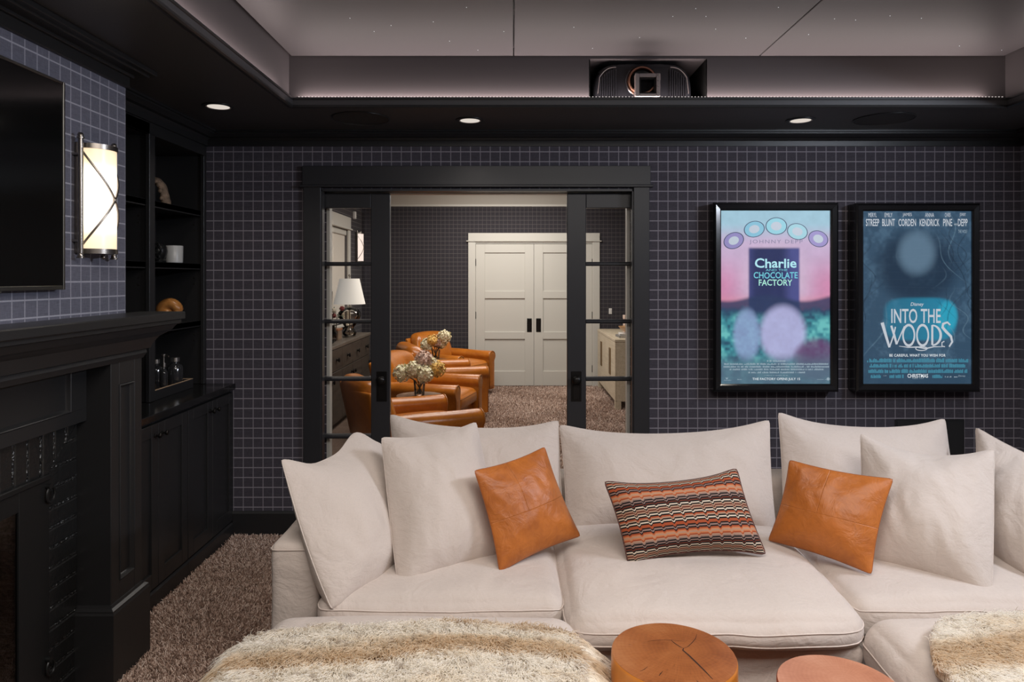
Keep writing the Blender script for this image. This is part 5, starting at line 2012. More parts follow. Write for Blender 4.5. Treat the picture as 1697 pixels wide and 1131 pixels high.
leather_pillow('orange leather pillow tipped against the left linen pillow', 's1', C((827, 952, 2.385), (964, 890, 2.60), (903, 739, 2.66), (784, 779, 2.47)), 0.12, SQ)
leather_pillow('orange leather pillow leaning against the right linen pillow', 's2', C((1271, 897, 2.62), (1446, 955, 2.36), (1483, 793, 2.47), (1307, 761, 2.62)), 0.12, SQ2)


def stripe_mat():
    """wavy woven stripes: repeating rust, cream, black and mauve courses broken into stepped runs"""
    m, nt, b = new_mat('stepped_stripe_weave')
    uv = N(nt, 'ShaderNodeUVMap', uv_map='rest')
    sp = N(nt, 'ShaderNodeSeparateXYZ')
    L(nt, uv.outputs[0], sp.inputs[0])
    # saw-like steps along the width
    t1 = math_n(nt, 'FRACT', math_n(nt, 'MULTIPLY', sp.outputs[0], 13.0))
    t2 = math_n(nt, 'FRACT', math_n(nt, 'MULTIPLY', sp.outputs[0], 4.33))
    st = math_n(nt, 'MULTIPLY', math_n(nt, 'GREATER_THAN', t1, 0.72), 0.011)
    pk = math_n(nt, 'MULTIPLY', math_n(nt, 'SUBTRACT', 1.0, math_n(nt, 'MINIMUM', math_n(nt, 'MULTIPLY', math_n(nt, 'ABSOLUTE', math_n(nt, 'SUBTRACT', t1, 0.86)), 9.0), 1.0)), 0.012)
    pk2 = math_n(nt, 'MULTIPLY', math_n(nt, 'SUBTRACT', 1.0, math_n(nt, 'MINIMUM', math_n(nt, 'MULTIPLY', math_n(nt, 'ABSOLUTE', math_n(nt, 'SUBTRACT', t2, 0.3)), 18.0), 1.0)), -0.012)
    vv = math_n(nt, 'ADD', sp.outputs[1], math_n(nt, 'ADD', st, math_n(nt, 'ADD', pk, pk2)))
    ph = math_n(nt, 'FRACT', math_n(nt, 'MULTIPLY', vv, 2.15))
    K, CR, RU, OR, MV, TN, BR = (0.012, 0.010, 0.010), (0.62, 0.52, 0.41), (0.34, 0.075, 0.03), (0.52, 0.20, 0.09), (0.26, 0.17, 0.145), (0.40, 0.25, 0.17), (0.13, 0.035, 0.022)
    seq = [RU, K, CR, K, TN, BR, TN, K, CR, K, BR, K, MV, K, MV, TN, RU, OR, TN, OR, RU, K, MV, K, RU, RU, K, CR, K, TN]
    stops = [(i / len(seq), c) for i, c in enumerate(seq)]
    c = ramp(nt, ph, stops, 'CONSTANT')
    L(nt, c, b.inputs['Base Color'])
    b.inputs['Roughness'].default_value = 0.85
    b.inputs['Specular IOR Level'].default_value = 0.15
    n1 = bump(nt, b, noise_n(nt, coords(nt, scale=(500, 500, 500)), 1, 2), 0.4, 0.002)
    return m


m_stripe = stripe_mat()
m_stripe_edge = plain('dark_woven_edge', (0.10, 0.04, 0.03), 0.85, nscale=220, namt=0.8)
pillow('striped_pillow', 'rectangular pillow with stepped rust, black and cream stripes on the middle seat', 'pillow', None, 'l1',
       C((1040, 938, 2.42), (1272, 921, 2.47), (1222, 775, 2.62), (999, 797, 2.58)), 0.15, m_stripe, m_stripe_edge, 0.0035, simargs=LUM, slump=0.15, straight=(0.7, 0.35), folds=0.004)

# ================================================================== OTTOMANS AND FUR THROWS


def ottoman(name, label, x0, x1, y0, y1, zt, seed, rot):
    t = thing(name, label, 'ottoman', ((x0 + x1) / 2, (y0 + y1) / 2, 0), 'linen ottomans before the sofa')
    LOCAL.add(t.name)
    t.rotation_euler = (0, 0, rot)
    hx, hy = (x1 - x0) / 2, (y1 - y0) / 2
    soft('base', m_linen, t, -hx + 0.02, hx - 0.02, -hy + 0.02, hy - 0.02, 0.012, 0.30, 0.03, n=(28, 28, 20), namp=0.003, fold=0.010, seed=seed)
    o = soft('cushion', m_linen, t, -hx, hx, -hy, hy, 0.285, zt, 0.085, n=(34, 34, 12), puff=0.025, sides=0.02, namp=0.006, seed=seed + 20, seam=[0.2])
    return t


ott_l = ottoman('ottoman', 'linen ottoman at the left, draped with a fur throw', -0.775, 0.195, 1.22, 2.20, 0.480, 31, -0.025)
ott_r = ottoman('ottoman', 'linen ottoman at the right, partly under a fur throw', 1.075, 2.06, 1.25, 2.185, 0.485, 33, 0.0)


def fur_throw(name, label, x0, x1, xl, xr, y0, y1, ztop, side_l, side_r, seed, n_hair, mat, base_mat, edge_wob=0.02, corner=0.0):
    """cloth laid over an ottoman: runs up one side, across the top and down the other; then its pile"""
    t = thing(name, label, 'throw', ((x0 + x1) / 2, (y0 + y1) / 2, ztop), 'fur throws on the ottomans')
    r = 0.10
    path = []
    if side_l:
        for s in np.linspace(0, 1, 7)[:-1]:
            path.append((xl, ztop - r - side_l * (1 - s), 'L'))
        for a in np.linspace(0, PI / 2, 8):
            path.append((xl + r - r * math.cos(a), ztop - r + r * math.sin(a), 'T'))
    else:
        path.append((x0, ztop, 'T'))
    xs_ = (xl + r) if side_l else x0
    xe_ = (xr - r) if side_r else x1
    for s in np.linspace(0, 1, 22)[1:-1]:
        path.append((xs_ + (xe_ - xs_) * s, ztop + 0.024 * math.sin(PI * s) ** 0.8, 'T'))
    if side_r:
        for a in np.linspace(0, PI / 2, 8):
            path.append((xr - r + r * math.sin(a), ztop - r + r * math.cos(a), 'T'))
        for s in np.linspace(0, 1, 7)[1:]:
            path.append((xr, ztop - r - side_r * s, 'R'))
    else:
        path.append((x1, ztop, 'T'))
    n, m = len(path), 26
    co = np.zeros((n, m + 1, 3))
    for i, (x, z, _) in enumerate(path):
        ya = y0 + edge_wob * noise.noise((i * 0.23, seed, 0.5))
        yb = y1 + edge_wob * 1.6 * noise.noise((i * 0.17, seed, 4.5)) - corner * max(0.0, 1 - (x - x0) / 0.22) ** 2.2
        for j in range(m + 1):
            y = ya + (yb - ya) * j / m
            w_ = noise.noise((x * 3.1 + seed, y * 3.1, z * 3)) * 0.010
            co[i, j] = (x, y, z + w_ + 0.004)
    # the front edge rolls down with the cushion
    V = co.reshape(-1, 3)
    F = []
    for i in range(n - 1):
        for j in range(m):
            a = i * (m + 1) + j
            F.append((a, a + m + 1, a + m + 2, a + 1))
    me = bpy.data.meshes.new('backing')
    me.from_pydata(V.tolist(), [], F)
    me.update()
    back = link('backing', me, base_mat, t, 180)
    sd = back.modifiers.new('thickness', 'SOLIDIFY')
    sd.thickness = 0.006
    # pile
    V3 = V[np.array(F)]
    e1, e2 = V3[:, 1] - V3[:, 0], V3[:, 3] - V3[:, 0]
    nr = np.cross(e1, e2)
    ar = np.linalg.norm(nr, axis=1)
    nr = nr / ar[:, None]
    if nr[:, 2].mean() < 0:
        nr = -nr
    fi = rng.choice(len(F), n_hair, p=ar / ar.sum())
    a, b_ = rng.random((2, n_hair))
    root = (V3[fi, 0] * ((1 - a) * (1 - b_))[:, None] + V3[fi, 1] * (a * (1 - b_))[:, None] + V3[fi, 2] * (a * b_)[:, None] + V3[fi, 3] * ((1 - a) * b_)[:, None])
    N_ = nr[fi]
    # combing: drifts mostly towards the front and outward, in locks
    lock = np.stack([np.sin(root[:, 0] * 38 + np.sin(root[:, 1] * 31) * 1.7), np.cos(root[:, 1] * 33 + np.sin(root[:, 0] * 27) * 1.9), np.zeros(n_hair)], 1)
    comb = np.array((0.10, -0.75, 0)) + lock * 0.22 + rng.normal(0, 0.24, (n_hair, 3)) * np.array((1, 1, 0.4))
    comb[:, 0] += 0.5 * np.sign(N_[:, 0]) * (np.abs(N_[:, 0]) > 0.5)
    comb[:, 2] -= 0.9 * (np.abs(N_[:, 0]) > 0.5)
    ln = rng.uniform(0.026, 0.046, n_hair)
    p0 = root
    p1 = root + N_ * (ln * 0.42)[:, None] + comb * (ln * 0.18)[:, None]
    p2 = root + N_ * (ln * 0.66)[:, None] + comb * (ln * 0.50)[:, None]
    p3 = root + N_ * (ln * 0.72)[:, None] + comb * (ln * 0.92)[:, None]
    # tips gather into small tufts
    cs_ = 0.016
    cell = np.floor(root[:, :2] / cs_ + 0.35 * np.sin(root[:, 1:2] * 90))
    hs = np.sin(cell[:, 0] * 12.9898 + cell[:, 1] * 78.233) * 43758.5453
    jit = np.stack([hs - np.floor(hs), hs * 1.7 - np.floor(hs * 1.7)], 1) - 0.5
    cen = (cell + 0.5 + jit * 0.9) * cs_ + jit[:, ::-1] * 0.012
    sh = (cen - root[:, :2])
    up = (np.abs(N_[:, 2]) > 0.5)[:, None]
    p2[:, :2] += sh * 0.30 * up
    p3[:, :2] += sh * 0.62 * up
    pos = np.stack([p0, p1, p2, p3], 1).reshape(-1, 3)
    hair('fur_pile', pos, n_hair, 4, np.tile([0.0011, 0.0011, 0.0008, 0.0003], n_hair), mat, t)
    return t


m_fur_l = fur_mat('cream_fur', 3.3, 1.945, 0.20)
m_fur_r = fur_mat('cream_fur_right', 9.1, 1.99, 0.30)
m_fur_back = plain('fur_backing', (0.42, 0.34, 0.25), 0.95)
fur_throw('fur_throw', 'cream and tan spotted fur throw over the left ottoman', -0.7, 0.1, -0.812, 0.232, 1.20, 2.005, 0.490, 0.24, 0.22, 1.3, 180000, m_fur_l, m_fur_back)
fur_throw('fur_throw', 'cream and tan fur throw on the right ottoman, cut by the frame', 1.095, 2.0, 1.0, 2.10, 1.20, 2.035, 0.498, 0, 0.2, 5.2, 110000, m_fur_r, m_fur_back, 0.02, 0.24)

# ================================================================== WOODEN STUMP TABLES


def stump(label, cx, cy, h, r, mt, ms, seed, crack, pith):
    t = thing('stump_table', label, 'side table', (cx, cy, 0), 'stump tables before the sofa')
    n = 64

    def rad(a, z):
        return r * (1 + 0.010 * noise.noise((math.cos(a) * 1.3 + seed, math.sin(a) * 1.3, z)) + 0.006 * noise.noise((math.cos(a) * 3 + seed, math.sin(a) * 3, z * 2)))
    an = np.linspace(0, 2 * PI, n, endpoint=False)
    b = MB()
    rr = []
    for z, k in ((0.004, 0.985), (0.03, 1.0), (h * 0.5, 1.0), (h - 0.012, 1.0), (h - 0.004, 0.996), (h - 0.0008, 0.985)):
        rr.append([(cx + rad(a, z) * k * math.cos(a), cy + rad(a, z) * k * math.sin(a), z) for a in an])
    b.rings(rr)
    o = b.build('trunk', ms, t, 50)
    b = MB()
    rr = [[(cx + rad(a, h) * k * math.cos(a), cy + rad(a, h) * k * math.sin(a), z) for a in an] for k, z in ((0.990, h - 0.003), (0.983, h), (0.6, h), (0.2, h))]
    b.rings(rr)
    b.build('end_grain', mt, t, 40)
    if crack:
        for pts, w0 in crack:
            b = MB()
            A, B = [], []
            m = len(pts)
            for i, p in enumerate(pts):
                q0, q1 = pts[max(0, i - 1)], pts[min(m - 1, i + 1)]
                d = Vector((q1[0] - q0[0], q1[1] - q0[1], 0)).normalized()
                wv = w0 * math.sin(PI * min(0.95, 0.08 + 0.9 * i / (m - 1))) ** 0.6
                A.append((cx + p[0] - d.y * wv, cy + p[1] + d.x * wv, h + 0.0004))
                B.append((cx + p[0] + d.y * wv, cy + p[1] - d.x * wv, h + 0.0004))
            b.raw(A + B, [(i, i + 1, m + i + 1, m + i) for i in range(m - 1)])
            b.build('crack', m_crack, t, 0)
    return t


m_crack = plain('dark_crack', (0.025, 0.008, 0.004), 0.9)
SX, SY, SH, SR = 0.430, 1.862, 0.520, 0.166
m_st_top = stump_top('oiled_end_grain', SX, SY, (0.19, 0.052, 0.013), (0.315, 0.102, 0.028), (0.40, 0.160, 0.055), 0.30, True, 0.030, 0.030)
m_st_side = wood('amber_varnished_trunk', (0.50, 0.15, 0.012), (0.66, 0.23, 0.03), (5, 5, 2), 0.3)
q = 0.030
stump('tall amber wooden stump table with a cracked end grain top', SX, SY, SH, SR, m_st_top, m_st_side, 2.0,
      [([(0.010, 0.068), (0.016, 0.052), (0.026, 0.034), (0.034, 0.026)], 0.0014),
       ([(0.034, 0.026), (0.030, 0.016), (0.040, -0.010), (0.050, -0.042), (0.062, -0.082), (0.072, -0.120)], 0.0024),
       ([(0.034, 0.026), (0.048, 0.034), (0.066, 0.056), (0.080, 0.076), (0.090, 0.100)], 0.0010),
       ([(-0.060, 0.060), (-0.040, 0.066), (-0.010, 0.070), (0.012, 0.068), (0.05, 0.062)], 0.0007),
       ([(-0.060, -0.105), (-0.054, -0.095), (-0.046, -0.084)], 0.0013),
       ([(-0.105, -0.085), (-0.092, -0.076), (-0.080, -0.062)], 0.0009),
       ([(0.030, -0.125), (0.034, -0.138), (0.036, -0.150)], 0.0012)], q)
S2X, S2Y, S2H, S2R = 0.868, 1.835, 0.446, 0.160
m_st2_top = stump_top('rosy_end_grain', S2X, S2Y, (0.36, 0.135, 0.075), (0.48, 0.21, 0.125), (0.56, 0.28, 0.18), 0.28, False, 0.02, 0.03)
m_st2_side = wood('red_varnished_trunk', (0.34, 0.07, 0.03), (0.48, 0.12, 0.05), (5, 5, 2), 0.3)
stump('low rosy wooden stump table to the right of the taller amber one', S2X, S2Y, S2H, S2R, m_st2_top, m_st2_side, 7.0, None, q)

# ================================================================== THE LOUNGE BEYOND THE DOORS
m_piping = plain('chair_piping', (0.36, 0.12, 0.018), 0.35)


def arm_outline(s):
    """cross section of an arm in (y, z); s = side"""
    pts = [(0.290, 0.07), (0.395, 0.07), (0.395, 0.44)]
    for a in np.linspace(-0.75, PI + 0.55, 15):
        pts.append((0.352 + 0.072 * math.cos(a), 0.502 + 0.066 * math.sin(a)))
    pts.append((0.290, 0.44))
    return [(s * y, z) for y, z in pts]


def make_armchair(label):
    t = thing('leather_armchair', label, 'armchair', (0, 0, 0), 'caramel leather armchairs in the lounge')
    LOCAL.add(t.name)
    MB().lathe([(0.001, 0), (0.27, 0), (0.275, 0.02), (0.25, 0.03), (0.10, 0.05), (0.10, 0.072), (0.001, 0.072)], (-0.02, 0, 0), 28).build('swivel_base', m_bronze, t, 40)
    soft('base', m_leather_chair, t, -0.34, 0.345, -0.292, 0.292, 0.072, 0.315, 0.03, n=(14, 12, 8), namp=0.002, seed=1)
    soft('seat_cushion', m_leather_chair, t, -0.22, 0.40, -0.284, 0.284, 0.305, 0.45, 0.05, n=(18, 18, 8), puff=0.035, sides=0.012, namp=0.003, seed=2, seam=[0.6, -0.6], seam_mat=m_piping)
    for s in (1, -1):
        b = MB()
        rr = []
        o = arm_outline(s)
        cy, cz = s * 0.345, 0.33
        for x, k, dz in ((-0.36, 0.97, 0.012), (-0.10, 1.0, 0.006), (0.20, 1.0, 0.0), (0.385, 1.0, 0.0), (0.400, 0.985, 0.0), (0.408, 0.94, 0.0), (0.410, 0.80, 0.0)):
            rr.append([(x, cy + (y - cy) * k, cz + (z - cz) * k + dz * (z > 0.4)) for y, z in o])
        b.rings(rr)
        arm = b.build('armrest', m_leather_chair, t, 40)
        b = MB()
        b.tube([(0.405, cy + (y - cy) * 0.985, cz + (z - cz) * 0.985) for y, z in o], 0.006, 6, True)
        b.build('piping', m_piping, arm, 180)

    def lean(x, y, z):
        f = max(0, z - 0.22)
        x -= 0.17 * f + 0.10 * f * f
        x += 0.055 * (abs(y) / 0.36) ** 2.2
        y *= 1.0 - 0.16 * max(0, z - 0.5)
        z -= 0.035 * (abs(y) / 0.36) ** 3 * max(0, z - 0.55) / 0.25
        return (x, y, z)
    soft('backrest', m_leather_chair, t, -0.37, -0.185, -0.335, 0.335, 0.30, 0.815, 0.075, n=(10, 20, 20), sides=0.03, namp=0.003, seed=3, warp=lean)
    soft('back_shell', m_leather_chair, t, -0.40, -0.345, -0.385, 0.385, 0.072, 0.745, 0.025, n=(6, 20, 18), namp=0.002, seed=4, warp=lambda x, y, z: (x - 0.20 * max(0, z - 0.22) + 0.05 * (abs(y) / 0.36) ** 2.2, y * (0.88 + 0.15 * z / 0.7), z))
    return t


chairs = [(-0.80, 8.99, -31, 'caramel leather armchair farthest back, against the checked wall by the white doors'),
          (-0.785, 7.74, 20, 'caramel leather armchair behind the farther flower vase, showing mostly its arms'),
          (-0.80, 6.62, -14, 'caramel leather armchair behind the nearer flower vase, glossy back in view'),
          (-0.76, 5.22, 28, 'nearest caramel leather armchair, its back seen through the left glass door')]
proto = None
for x, y, a, lab in chairs:
    if proto is None:
        proto = make_armchair(lab)
        o = proto
    else:
        o = copy_tree(proto)
        o['label'] = lab
    o.location = (x, y, 0)
    o.rotation_euler = (0, 0, math.radians(a))

m_table = wood('brown_side_table', (0.13, 0.085, 0.055), (0.24, 0.165, 0.115), (20, 6, 20), 0.35)
m_petal_a = plain('dried_cream_petals', (0.88, 0.68, 0.47), 0.8, nscale=45, namt=0.45)
m_petal_b = plain('dried_mauve_petals', (0.68, 0.47, 0.38), 0.8, nscale=45, namt=0.55)
m_petal_c = plain('ochre_petals', (0.74, 0.47, 0.14), 0.8, nscale=45, namt=0.4)
m_stem = plain('dark_stems', (0.055, 0.032, 0.02), 0.7)


def bloom(c, r, mat, parent, seed):
    rr = random.Random(seed)
    b = MB()
    b.sphere(c, r * 0.80, 10)
    for i in range(150):
        d = Vector((rr.gauss(0, 1), rr.gauss(0, 1), rr.gauss(0, 1) + 0.15)).normalized()
        p = Vector(c) + d * r * rr.uniform(0.84, 1.04)
        n = (d + Vector((rr.gauss(0, .35), rr.gauss(0, .35), rr.gauss(0, .35)))).normalized()
        a = n.orthogonal().normalized()
        a = (Matrix.Rotation(rr.uniform(0, 6.28), 3, n) @ a)
        q = n.cross(a)
        s = r * rr.uniform(0.15, 0.22)
        b.raw([p + n * 0.002, p + a * s + n * s * 0.3, p + (a + q) * s * 0.62, p + q * s + n * s * 0.3, p - a * s + n * s * 0.3, p - (a + q) * s * 0.62, p - q * s + n * s * 0.3, p + (a - q) * s * 0.62, p + (q - a) * s * 0.62],
              [(0, 1, 2), (0, 2, 3), (0, 3, 8), (0, 8, 4), (0, 4, 5), (0, 5, 6), (0, 6, 7), (0, 7, 1)])
    return b.build('flower_head', mat, parent, 0)


def flower_vase(loc, label, heads, seed):
    t = thing('flower_vase', label, 'vase', loc, 'flower vases between the armchairs')
    x, y, z = loc
    b = MB()
    h = 0.125
    b.lathe([(0.001, 0.0), (0.040, 0.0), (0.043, 0.004), (0.046, 0.06), (0.052, h), (0.050, h), (0.044, 0.06), (0.040, 0.012), (0.001, 0.010)], loc, 24)
    b.build('glass', m_glass_vase, t, 40)
    MB().lathe([(0.001, 0.0105), (0.039, 0.0125), (0.042, 0.05), (0.001, 0.05)], loc, 20).build('water', m_water, t, 40)
    rr = random.Random(seed)
    for k, (dx, dy, dz, r, mm) in enumerate(heads):
        top = Vector((x + dx, y + dy, z + dz))
        bottom = Vector((x - dx * 0.22 + rr.uniform(-.012, .012), y + rr.uniform(-.012, .012), z + 0.014))
        mid = Vector((x + dx * 0.25, y + dy * 0.25, z + h))
        s = MB()
        s.tube([bottom, bottom.lerp(mid, 0.5), mid, mid.lerp(top, 0.6), top], 0.005, 6)
        st = s.build('stem', m_stem, t, 60)
        bloom(top, r * 1.18, mm, t, seed * 10 + k)
    return t


m_glass_vase = glass('vase_glass', (0.94, 0.95, 0.95), 0.9)
m_water = glass('vase_water', (0.90, 0.91, 0.88), 0.5)
for (x, y, zt), lt, lv, hd in (
        ((-0.80, 5.94, 0.52), 'round brown side table between the two nearer armchairs', 'glass vase of dried cream hydrangeas on the nearer side table, ochre bloom at its edge',
         [(-0.150, 0.0, 0.190, 0.062, m_petal_a), (0.035, 0.02, 0.300, 0.066, m_petal_b), (0.045, -0.04, 0.185, 0.066, m_petal_a), (-0.045, -0.03, 0.225, 0.062, m_petal_a), (0.150, 0.02, 0.225, 0.060, m_petal_c), (0.10, 0.05, 0.255, 0.05, m_petal_a)]),
        ((-0.93, 8.37, 0.53), 'round brown side table between the two farther armchairs', 'glass vase of dried peach hydrangeas on the farther side table',
         [(-0.105, 0.0, 0.185, 0.068, m_petal_a), (0.025, 0.02, 0.225, 0.070, m_petal_b), (0.105, -0.02, 0.285, 0.068, m_petal_a), (-0.03, -0.03, 0.24, 0.06, m_petal_c), (0.07, 0.03, 0.21, 0.06, m_petal_a)])):
    t = thing('round_side_table', lt, 'side table', (x, y, 0), 'side tables between the armchairs')
    b = MB()
    tr = 0.20 if y < 7 else 0.165
    b.lathe([(0.001, zt - 0.022), (tr - 0.005, zt - 0.022), (tr, zt - 0.016), (tr, zt - 0.006), (tr - 0.004, zt), (0.001, zt)], (x, y, 0), 36)
    b.build('table_top', m_table, t, 40)
    MB().lathe([(0.15, 0.0), (0.155, 0.012), (0.03, 0.03), (0.022, 0.08), (0.022, zt - 0.06), (0.06, zt - 0.023), (0.001, zt - 0.023)], (x, y, 0), 24).build('pedestal', m_table, t, 40)
    flower_vase((x, y, zt + 0.0006), lv, hd, int(y * 10))

# dresser along the left wall
m_dresser = wood('weathered_grey_oak', (0.026, 0.019, 0.014), (0.055, 0.042, 0.031), (3, 3, 26), 0.5)
m_dresser_top = wood('weathered_oak_top', (0.07, 0.056, 0.043), (0.125, 0.103, 0.082), (18, 3, 18), 0.45)
t = thing('wooden_dresser', 'long weathered oak dresser with dark pulls along the lounge wall', 'dresser', (-2.0, 7.4, 0))
DX0, DX1, DY0, DY1, DZT = -2.10, -1.77, 6.25, 8.60, 0.85
MB().box(DX0, DX1 - 0.022, DY0 + 0.01, DY1 - 0.01, 0.06, DZT - 0.035, 0.003).build('body', m_dresser, t, 25)
MB().box(DX0, DX1 - 0.05, DY0 + 0.05, DY1 - 0.05, 0.0, 0.06).build('plinth', m_dresser, t, 25)
MB().box(DX0 - 0.005, DX1 + 0.008, DY0, DY1, DZT - 0.035, DZT, 0.004).build('table_top', m_dresser_top, t, 25)
nd = 5
for i in range(nd):
    a0 = DY0 + 0.02 + (DY1 - DY0 - 0.04) * i / nd
    a1 = DY0 + 0.02 + (DY1 - DY0 - 0.04) * (i + 1) / nd
    for z0, z1 in ((0.07, 0.585), (0.592, DZT - 0.04)):
        d = MB().box(DX1 - 0.022, DX1, a0 + 0.002, a1 - 0.002, z0, z1, 0.002).build('drawer' if z0 > 0.5 else 'door', m_dresser, t, 25)
        for yk in ((a0 + a1) / 2,) if z0 > 0.5 else ((a1 - 0.05,) if i % 2 == 0 else (a0 + 0.05,)):
            b = MB()
            Mk = Matrix.Translation((DX1, yk, (z0 + z1) / 2 if z0 > 0.5 else 0.50)) @ Matrix.Rotation(PI / 2, 4, 'Y')
            b.lathe([(0.016, 0), (0.016, 0.004), (0.008, 0.008), (0.008, 0.018), (0.022, 0.022), (0.023, 0.032), (0.012, 0.036), (0.001, 0.036)], seg=14, M=Mk)
            b.build('knob', m_bronze, d, 50)

# table lamp
ZD = DZT + 0.0006
lx, ly = -1.865, 7.92
t = thing('table_lamp', 'glass gourd table lamp with tapered white shade on the dresser', 'lamp', (lx, ly, ZD))
m_lshade = new_mat('linen_lamp_shade')
m_lshade[2].inputs['Base Color'].default_value = (0.68, 0.66, 0.60, 1)
m_lshade[2].inputs['Roughness'].default_value = 0.9
m_lshade[2].inputs['Emission Color'].default_value = (1, 0.95, 0.87, 1)
m_lshade[2].inputs['Emission Strength'].default_value = 0.22
m_lshade = m_lshade[0]
b = MB()
sz0, sz1 = 0.375, 0.665
rr = []
for r, z in ((0.178, sz0), (0.112, sz1), (0.109, sz1), (0.175, sz0)):
    rr.append([(lx + r * math.cos(a), ly + r * math.sin(a), ZD + z) for a in np.linspace(0, 2 * PI, 36, endpoint=False)])
rr.append(rr[0])
b.rings(rr, cap=False)
b.build('lamp_shade', m_lshade, t, 40)
b = MB()
b.lathe([(0.001, 0.012), (0.060, 0.014), (0.070, 0.020), (0.078, 0.05), (0.050, 0.095), (0.048, 0.105), (0.085, 0.16), (0.128, 0.235), (0.125, 0.28), (0.085, 0.325), (0.030, 0.345), (0.028, 0.342), (0.080, 0.32), (0.12, 0.278), (0.122, 0.235), (0.08, 0.165), (0.043, 0.105), (0.045, 0.095), (0.072, 0.05), (0.06, 0.025), (0.001, 0.018)], (lx, ly, ZD), 32)
b.build('glass_body', glass('lamp_glass', (0.93, 0.90, 0.86), 1.0), t, 60)
b = MB()
b.lathe([(0.001, 0), (0.075, 0), (0.075, 0.010), (0.001, 0.012)], (lx, ly, ZD), 28)
b.build('foot', m_nickel, t, 40)
b = MB()
b.cyl((lx, ly, ZD + 0.020), (lx, ly, ZD + 0.40), 0.007, seg=10)
b.cyl((lx, ly, ZD + 0.342), (lx, ly, ZD + 0.36), 0.034, 0.02, seg=16)
b.build('stem', m_nickel, t, 40)
b = MB()
b.cyl((lx, ly, ZD + 0.40), (lx, ly, ZD + 0.69), 0.004, seg=8)
b.sphere((lx, ly, ZD + 0.70), 0.014, 10)
b.build('finial', m_nickel, t, 40)

# vase of berry branches in front of the lamp
m_leaf = plain('olive_leaves', (0.055, 0.075, 0.040), 0.6)
m_berry = plain('wine_blossom', (0.22, 0.035, 0.03), 0.6, nscale=60, namt=0.5)
m_pale = plain('cream_blossom', (0.58, 0.52, 0.42), 0.8)
vx, vy = -1.93, 7.36
t = thing('branch_vase', 'dark vase of berry branches with wine blossoms before the lamp', 'vase', (vx, vy, ZD))
b = MB()
b.lathe([(0.001, 0), (0.05, 0), (0.058, 0.01), (0.066, 0.08), (0.045, 0.15), (0.038, 0.17), (0.034, 0.17), (0.040, 0.15), (0.06, 0.08), (0.001, 0.012)], (vx, vy, ZD), 24)
b.build('vase_body', glass('smoky_vase', (0.45, 0.40, 0.36), 0.9), t, 50)
rb = random.Random(5)
ends = [(-0.02, 0.46), (-0.09, 0.40), (0.05, 0.33), (0.13, 0.35), (0.10, 0.28), (-0.05, 0.30), (0.01, 0.53), (0.02, 0.27), (-0.12, 0.33)]
for k, (dx, dz) in enumerate(ends):
    dy = rb.uniform(-0.08, 0.06)
    p0 = Vector((vx, vy, ZD + 0.05))
    p1 = Vector((vx + dx * 0.3, vy + dy * 0.3, ZD + 0.19))
    p2 = Vector((vx + dx, vy + dy, ZD + dz))
    b = MB()
    b.tube([p0, p1, p1.lerp(p2, 0.5) + Vector((0, 0, 0.015)), p2], 0.0028, 5)
    br = b.build('branch', m_stem, t, 60)
    for q in range(6):
        f = rb.uniform(0.35, 1.0)
        c = p1.lerp(p2, f)
        d = Vector((rb.gauss(0, 1), rb.gauss(0, 1), rb.gauss(0.3, 0.6))).normalized()
        s = d.orthogonal().normalized()
        l_ = rb.uniform(0.03, 0.055)
        MB().raw([c, c + d * l_ * 0.5 + s * l_ * 0.22, c + d * l_, c + d * l_ * 0.5 - s * l_ * 0.22], [(0, 1, 2, 3)]).build('leaf', m_leaf, br, 0)
    if k in (1, 2, 3, 5, 7):
        bloom(p2, 0.026 if k != 5 else 0.032, m_berry if k in (1, 3, 7) else m_pale, br, 300 + k)
# bowl, wooden stand and small glass
m_bowl = plain('black_stoneware', (0.016, 0.015, 0.015), 0.45)
bx, by = -1.86, 7.02
t = thing('black_bowl', 'small black stoneware bowl near the dresser front edge', 'bowl', (bx, by, ZD))
b = MB()
b.lathe([(0.001, 0.0), (0.034, 0.0), (0.034, 0.006), (0.052, 0.02), (0.066, 0.058), (0.063, 0.060), (0.048, 0.024), (0.001, 0.010)], (bx, by, ZD), 28)
b.build('bowl_body', m_bowl, t, 40)
MB().lathe([(0.0625, 0.0605), (0.0655, 0.0605), (0.0655, 0.0625), (0.0625, 0.0625)], (bx, by, ZD), 28).build('rim', m_table, t, 40)
t = thing('wooden_stand', 'low reddish wooden stand behind the black bowl', 'stand', (-1.97, 7.55, ZD))
MB().box(-2.07, -1.88, 7.46, 7.66, ZD + 0.10, ZD + 0.122, 0.003).build('board', wood('reddish_board', (0.20, 0.075, 0.035), (0.30, 0.13, 0.06), (6, 30, 6)), t, 25)
for a0 in (-2.065, -1.905):
    MB().box(a0, a0 + 0.022, 7.48, 7.64, ZD, ZD + 0.0995, 0.002).build('leg', m_table, t, 25)
t = thing('drinking_glass', 'small clear drinking glass on the reddish wooden stand', 'glass', (-1.95, 7.56, ZD + 0.1225))
b = MB()
b.lathe([(0.001, 0.0), (0.030, 0.0), (0.034, 0.085), (0.032, 0.085), (0.028, 0.006), (0.001, 0.005)], (-1.95, 7.56, ZD + 0.1225), 20)
b.build('glass_body', m_glass_vase, t, 40)
MB().lathe([(0.032, 0.0853), (0.034, 0.0853), (0.034, 0.0868), (0.032, 0.0868)], (-1.95, 7.56, ZD + 0.1225), 20).build('rim', m_glass_vase, t, 40)

